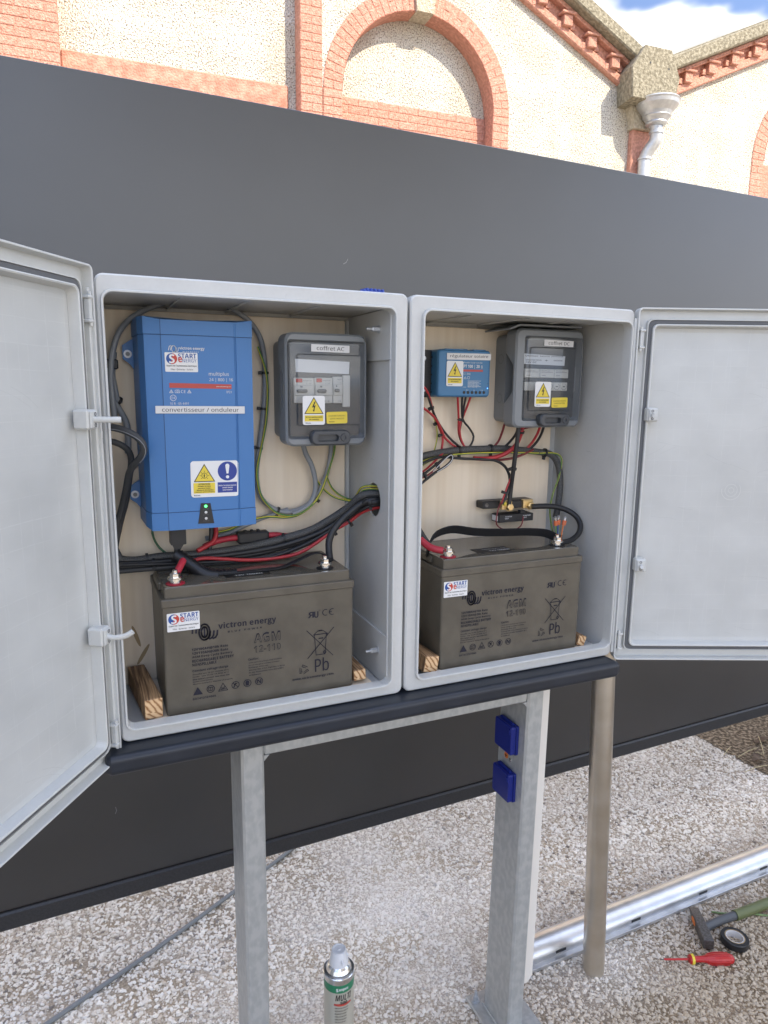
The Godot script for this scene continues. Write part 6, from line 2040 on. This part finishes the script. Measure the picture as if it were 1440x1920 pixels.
# ---------------------------------------------------------------- on the ground
func tools() -> void:
	# cable on the ground
	var mb := MB.new()
	mb.tube(MB.curve([Vector3(1.10, 0.007, -1.35), Vector3(0.78, 0.0055, -1.03), Vector3(0.4793, 0.007, -0.8286), Vector3(0.2955, 0.007, -0.7250), Vector3(0.0788, 0.007, -0.6030), Vector3(-0.1754, 0.007, -0.4734), Vector3(-0.60, 0.007, -0.26), Vector3(-1.3, 0.007, 0.05)], 0.03), 0.0060, 0, 12)
	tag(put(mb, "ground_cable", "toggle_grey"), "grey cable lying diagonally over the slab behind the left post", "cable")
	# spray can
	var c := thing("spray_can", "white and green aerosol can with a white nozzle standing on the slab between the posts", "spray can", "", Vector3(0.4005, 0.003, -0.1185), -0.27)
	mb = MB.new()
	mb.lathe([Vector2(0, 0), Vector2(0.030, 0.0), Vector2(0.0325, 0.003), Vector2(0.0325, 0.006), Vector2(0.0318, 0.008), Vector2(0.0318, 0.212)], 40)
	put(mb, "body", "can_body", c)
	mb = MB.new()
	mb.lathe([Vector2(0.0318, 0.2121), Vector2(0.0318, 0.2300)], 40)
	var gb := put(mb, "green_band", "can_green", c)
	mb = MB.new()
	mb.lathe([Vector2(0.0318, 0.2301), Vector2(0.0318, 0.2400), Vector2(0.0330, 0.2415), Vector2(0.0335, 0.2440), Vector2(0.0322, 0.2455), Vector2(0.0300, 0.2435), Vector2(0.0292, 0.2415), Vector2(0.0280, 0.2435), Vector2(0.0270, 0.2480), Vector2(0.0235, 0.2550), Vector2(0.0200, 0.2590), Vector2(0.0170, 0.2610), Vector2(0, 0.2610)], 40)
	put(mb, "shoulder", "chrome", c)
	mb = MB.new()
	mb.lathe([Vector2(0.0200, 0.2590), Vector2(0.0188, 0.2690), Vector2(0.0155, 0.2860), Vector2(0.0148, 0.2900), Vector2(0.0125, 0.2905), Vector2(0.0118, 0.2895), Vector2(0.0035, 0.2890), Vector2(0.003, 0.2900), Vector2(0, 0.2900)], 28)
	var nz := put(mb, "nozzle", "nozzle", c)
	mb = MB.new()
	mb.tube(PackedVector3Array([Vector3(0.004, 0.278, 0.012), Vector3(0.008, 0.270, 0.024)]), 0.0028)
	mb.tube(PackedVector3Array([Vector3(0.012, 0.286, -0.002), Vector3(0.019, 0.276, 0.004)]), 0.0016)
	put(mb, "spout", "nozzle", nz)
	mb = MB.new()
	text(mb, "ampere", -0.002, 0.2160, 0.018, 0.2235, "bold", 0.0004, 0.0, 0.0318)
	text(mb, "S", -0.0080, 0.2165, -0.0035, 0.2240, "bold", 0.0004, 0.0, 0.0318)
	put(mb, "brand_lettering", "white", gb)
	var k := MB.new()
	text(k, "MULTI", -0.010, 0.1945, 0.024, 0.2085, "bold", 0.0006, 0.15, 0.0318)
	text(k, "500", 0.000, 0.1855, 0.015, 0.1925, "bold", 0.0007, 0.1, 0.0318)
	var yy := 0.1755
	for s in [["LUBRIFIANT MULTI-FONCTIONS", 0.018], ["MULTI-PURPOSE LUBRICANT", 0.018], ["MEHRZWECK-SPRAY", 0.014], ["LUBRICANTE MULTIUSO", 0.014], ["LUBRIFICANTE MULTIUSO", 0.014], ["SMAR WIELOFUNKCYJNY", 0.012]]:
		text(k, s[0], -0.011, yy, s[1], yy + 0.0028, "bold", 0.0006, 0.0, 0.0318)
		yy -= 0.0068
	# small figure and frames near the lower edge of the label
	text(k, "X", 0.011, 0.085, 0.017, 0.122, "thin", 0.0006, 0.0, 0.0318)
	put(k, "black_lettering", "ink", c)
	var rd := MB.new()
	for i in 14:
		var a0 := -0.013 + 0.038 * i / 14.0
		var a1 := -0.013 + 0.038 * (i + 1) / 14.0
		var P := func(a: float, y: float) -> Vector3: return Vector3(sin(a / 0.0318) * 0.0322, y, cos(a / 0.0318) * 0.0322)
		var lo0 := 0.1830 - 0.002 * sin(PI * i / 14.0)
		var lo1 := 0.1830 - 0.002 * sin(PI * (i + 1) / 14.0)
		rd.face(P.call(a0, lo0), P.call(a1, lo1), P.call(a1, 0.1872), P.call(a0, 0.1872), Vector3(sin(a0 / 0.0318), 0, cos(a0 / 0.0318)))
	put(rd, "red_swoosh", "stripe_red", c)
	# hammer
	var h := thing("hammer", "mason's hammer with dark steel head and grey olive handle by the half round profile", "hammer", "", Vector3(1.432, 0.003, -0.088), 0.0)
	h.transform.basis = Basis(Vector3(0.50, 0, -0.866), Vector3.UP, Vector3(0.866, 0, 0.50))   # local x along the head towards its chisel end
	mb = MB.new()
	var hl := []
	for q in [[-0.062, 0.0125, 0.0125], [-0.060, 0.0135, 0.0135], [-0.018, 0.0130, 0.0130], [0.018, 0.0130, 0.0130], [0.046, 0.0130, 0.0075], [0.064, 0.0128, 0.0018]]:
		var lp := PackedVector3Array()
		for p in rrect(-q[1], 0.0165 - q[2], q[1], 0.0165 + q[2], 0.002, 0.0, 2):
			lp.append(Vector3(q[0], p.y + (0.013 - q[2]) * 0.55, p.x))
		hl.append(lp)
	mb.loft(hl, true, true)
	var hd := put(mb, "head", "steel_dark", h)
	mb = MB.new()
	mb.xf = Transform3D(Basis(Vector3.UP, PI), Vector3(0.0, 0, 0))
	var ov := PackedVector2Array()
	for i in 20:
		ov.append(Vector2(-0.020 + cos(TAU * i / 20) * 0.016, 0.0170 + sin(TAU * i / 20) * 0.0088))
	mb.flat(ov, 0.0137)
	put(mb, "orange_badge", "orange", hd)
	var ax := Vector3(0.72, 0, 1.0).normalized()
	mb = MB.new()
	mb.tube(MB.curve([Vector3(0, 0.0165, 0.011), Vector3(0.03, 0.0170, 0.060), Vector3(0.055, 0.0170, 0.108)], 0.01), 0.0105, 0.0120, 14)
	put(mb, "handle", "handle_grey", h)
	mb = MB.new()
	mb.tube(MB.curve([Vector3(0.0545, 0.0170, 0.107), Vector3(0.08, 0.0170, 0.155), Vector3(0.11, 0.018, 0.21), Vector3(0.125, 0.018, 0.24)], 0.01), 0.0135, 0.0145, 14)
	put(mb, "grip", "olive", h)
	# insulating tape
	var t := thing("tape_roll", "roll of black insulating tape with a pale core beside the hammer", "tape roll", "", Vector3(1.4865, 0.003, -0.026))
	mb = MB.new()
	mb.lathe([Vector2(0.0225, 0), Vector2(0.034, 0.0), Vector2(0.035, 0.002), Vector2(0.035, 0.017), Vector2(0.034, 0.019), Vector2(0.0225, 0.019)], 40)
	put(mb, "tape", "tape", t)
	mb = MB.new()
	mb.lathe([Vector2(0.0224, 0.0005), Vector2(0.0224, 0.0188), Vector2(0.0205, 0.0188), Vector2(0.0200, 0.0005)], 40)
	put(mb, "core", "core", t)
	mb = MB.new()
	mb.lathe([Vector2(0.0250, 0.0191), Vector2(0.0228, 0.0192)], 40)
	put(mb, "kraft_edge", "kraft", t)
	# screwdriver
	var s := thing("screwdriver", "red insulated screwdriver with a yellow collar lying on the gravelly slab", "screwdriver", "", Vector3(1.252, 0.0135, -0.0535))
	s.rotation = Vector3(0, -0.392, 0.0)
	mb = MB.new()
	mb.xf = Transform3D(Basis(Vector3.BACK, -PI / 2), Vector3.ZERO)
	mb.lathe([Vector2(0, 0.0), Vector2(0.0012, 0.0005), Vector2(0.0013, 0.012)], 10)
	put(mb, "tip", "steel_dark", s)
	mb = MB.new()
	mb.xf = Transform3D(Basis(Vector3.BACK, -PI / 2), Vector3.ZERO)
	mb.lathe([Vector2(0.0012, 0.010), Vector2(0.0026, 0.012), Vector2(0.0027, 0.078)], 14)
	put(mb, "shaft", "tool_red", s)
	mb = MB.new()
	mb.xf = Transform3D(Basis(Vector3.BACK, -PI / 2), Vector3.ZERO)
	mb.lathe([Vector2(0.003, 0.075), Vector2(0.010, 0.0755), Vector2(0.0118, 0.079), Vector2(0.0118, 0.081), Vector2(0.0075, 0.084), Vector2(0.0072, 0.100), Vector2(0.0080, 0.112), Vector2(0.0108, 0.124), Vector2(0.0138, 0.138), Vector2(0.0145, 0.155), Vector2(0.0135, 0.170), Vector2(0.0125, 0.180), Vector2(0.0110, 0.187), Vector2(0.0060, 0.191), Vector2(0, 0.192)], 12)
	var hn := put(mb, "handle", "tool_red", s)
	for a in 6:
		mb = MB.new()
		var d := Vector3(0, cos(a * PI / 3 + 0.3), sin(a * PI / 3 + 0.3))
		mb.tube(MB.curve([Vector3(0.122, 0, 0) + d * 0.0105, Vector3(0.138, 0, 0) + d * 0.0140, Vector3(0.158, 0, 0) + d * 0.0148, Vector3(0.178, 0, 0) + d * 0.0132], 0.006), 0.0014, 0, 6)
		put(mb, "rib", "tool_red", hn)
	mb = MB.new()
	mb.xf = Transform3D(Basis(Vector3.BACK, -PI / 2), Vector3.ZERO)
	mb.lathe([Vector2(0.009, 0.0795), Vector2(0.0124, 0.080), Vector2(0.0124, 0.0865), Vector2(0.0075, 0.087)], 20)
	put(mb, "collar", "yellow", s)
	# stray green wire
	mb = MB.new()
	mb.tube(MB.curve([Vector3(1.5150, 0.010, -0.1250), Vector3(1.545, 0.008, -0.108), Vector3(1.580, 0.011, -0.092), Vector3(1.6150, 0.010, -0.075), Vector3(1.655, 0.010, -0.050), Vector3(1.72, 0.010, -0.03)], 0.01), 0.0028)
	tag(put(mb, "green_wire", "wire_green"), "short bent green wire lying behind the hammer handle", "wire")

func added_shade_array() -> void:   # unseen array, added only to cast the shade on the cabinets
	var o := thing("added_shade_array", "large tilted solar array on a tall steel mast, facing the sun high above the yard", "solar array", "", Vector3(3.45, 6.4, 5.1))
	var s := Vector3(0.288, 0.671, 0.684).normalized()
	var u := Vector3.UP.cross(s).normalized()
	var bs := Basis(u, s.cross(u), s)
	for i in 6:
		for j in 3:
			var mb := MB.new()
			mb.xf = Transform3D(bs, bs * Vector3(-3.3 + i * 1.11, -2.7 + j * 1.81, 0))
			mb.box(Vector3(0, 0, 0), Vector3(1.1095, 1.8095, 0.035), 0.004)
			put(mb, "shade_panel", "panel_dark", o)
	var bk := MB.new()
	bk.xf = Transform3D(bs, Vector3.ZERO)
	bk.box(Vector3(-3.3, -2.7, -0.006), Vector3(3.36, 2.73, -0.002))
	put(bk, "back_sheet", "white", o)
	var fr := MB.new()
	fr.xf = Transform3D(bs, Vector3.ZERO)
	for y in [-1.9, 0.0, 1.9]:
		fr.box(Vector3(-3.3, y - 0.04, -0.10), Vector3(3.3, y + 0.04, -0.0065), 0.004)
	put(fr, "frame", "galvanised", o)
	fr = MB.new()
	fr.box(Vector3(-0.11, -6.4, -0.11), Vector3(0.11, -0.08, 0.11), 0.01)
	put(fr, "mast", "galvanised", o)

# ---------------------------------------------------------------- sky
func sky_image() -> ImageTexture:
	var w := 2048
	var h := 1024
	var f := FastNoiseLite.new()
	f.seed = 2816
	f.frequency = 2.6
	f.fractal_octaves = 6
	f.fractal_gain = 0.52
	var big := FastNoiseLite.new()
	big.seed = 4
	big.frequency = 1.1
	big.fractal_octaves = 2
	var im := Image.create(w, h, false, Image.FORMAT_RGBF)
	var hz := Color(0.15, 0.19, 0.25)
	var toward := Vector3(0.288, 0.671, 0.684).normalized()
	im.fill(Color(0.40, 0.37, 0.33))
	for y in h / 2:
		var el := PI / 2 - PI * (y + 0.5) / h
		var se := sin(el)
		var base := hz.lerp(Color(0.026, 0.066, 0.185), pow(se, 0.55))
		for x in w:
			var az := TAU * (x + 0.5) / w
			var d := Vector3(sin(az) * cos(el), se, -cos(az) * cos(el))
			var p := d / (se + 0.30)
			var k := f.get_noise_3d(p.x, p.y * 1.4, p.z) + 0.45 * big.get_noise_3d(p.x + 3.0, p.y, p.z) + 0.10 * (1.0 - se)
			var c := smoothstep(0.0, 0.26, k)
			var lum := 0.46 - 0.24 * smoothstep(0.22, 0.62, f.get_noise_3d(p.x * 1.3 + 9.0, p.y * 1.3, p.z * 1.3) + k * 0.7)
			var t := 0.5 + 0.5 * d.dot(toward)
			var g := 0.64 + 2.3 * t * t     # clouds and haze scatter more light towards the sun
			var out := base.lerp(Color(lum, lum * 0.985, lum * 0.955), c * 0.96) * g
			im.set_pixel(x, y, Color(out.r, out.g, out.b))
	return ImageTexture.create_from_image(im)

func _ready() -> void:
	var cam := Camera3D.new()
	cam.name = "Camera"
	cam.position = Vector3(-0.031, 1.4528, 1.0747)
	cam.basis = Basis.from_euler(Vector3(-0.1790, -0.4135, 0.0112))
	cam.fov = rad_to_deg(2.0 * atan(960.0 / 1300.0))
	cam.near = 0.02
	cam.far = 300.0
	add_child(cam)
	cam.current = true
	var env := Environment.new()
	env.background_mode = Environment.BG_SKY
	var sky := Sky.new()
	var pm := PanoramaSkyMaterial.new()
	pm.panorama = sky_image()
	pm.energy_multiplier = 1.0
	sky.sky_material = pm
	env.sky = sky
	env.tonemap_mode = Environment.TONE_MAPPER_LINEAR
	env.tonemap_exposure = 3.5
	env.sdfgi_enabled = true
	env.ssao_enabled = true
	env.ssil_enabled = true
	var we := WorldEnvironment.new()
	we.name = "Environment"
	we.environment = env
	add_child(we)
	var sun := DirectionalLight3D.new()
	sun.name = "Sun"
	sun.light_energy = 0.62
	sun.light_color = Color(1.0, 0.94, 0.84)
	sun.light_angular_distance = 0.5
	sun.shadow_enabled = true
	add_child(sun)
	sun.look_at_from_position(Vector3(0.43, 1.0, 1.02), Vector3.ZERO)
	materials()
	M["earth_green"] = M["green"]
	ground()
	factory()
	added_shade_array()
	steel()
	cabinet("open left cabinet with the blue inverter, its door swung towards the camera", Vector3(0, 0.9, 0), false)
	cabinet("open right cabinet with the solar controller, its door swung wide to the right", Vector3(0.4866, 0.9, 0), true)
	contents()
	tools()
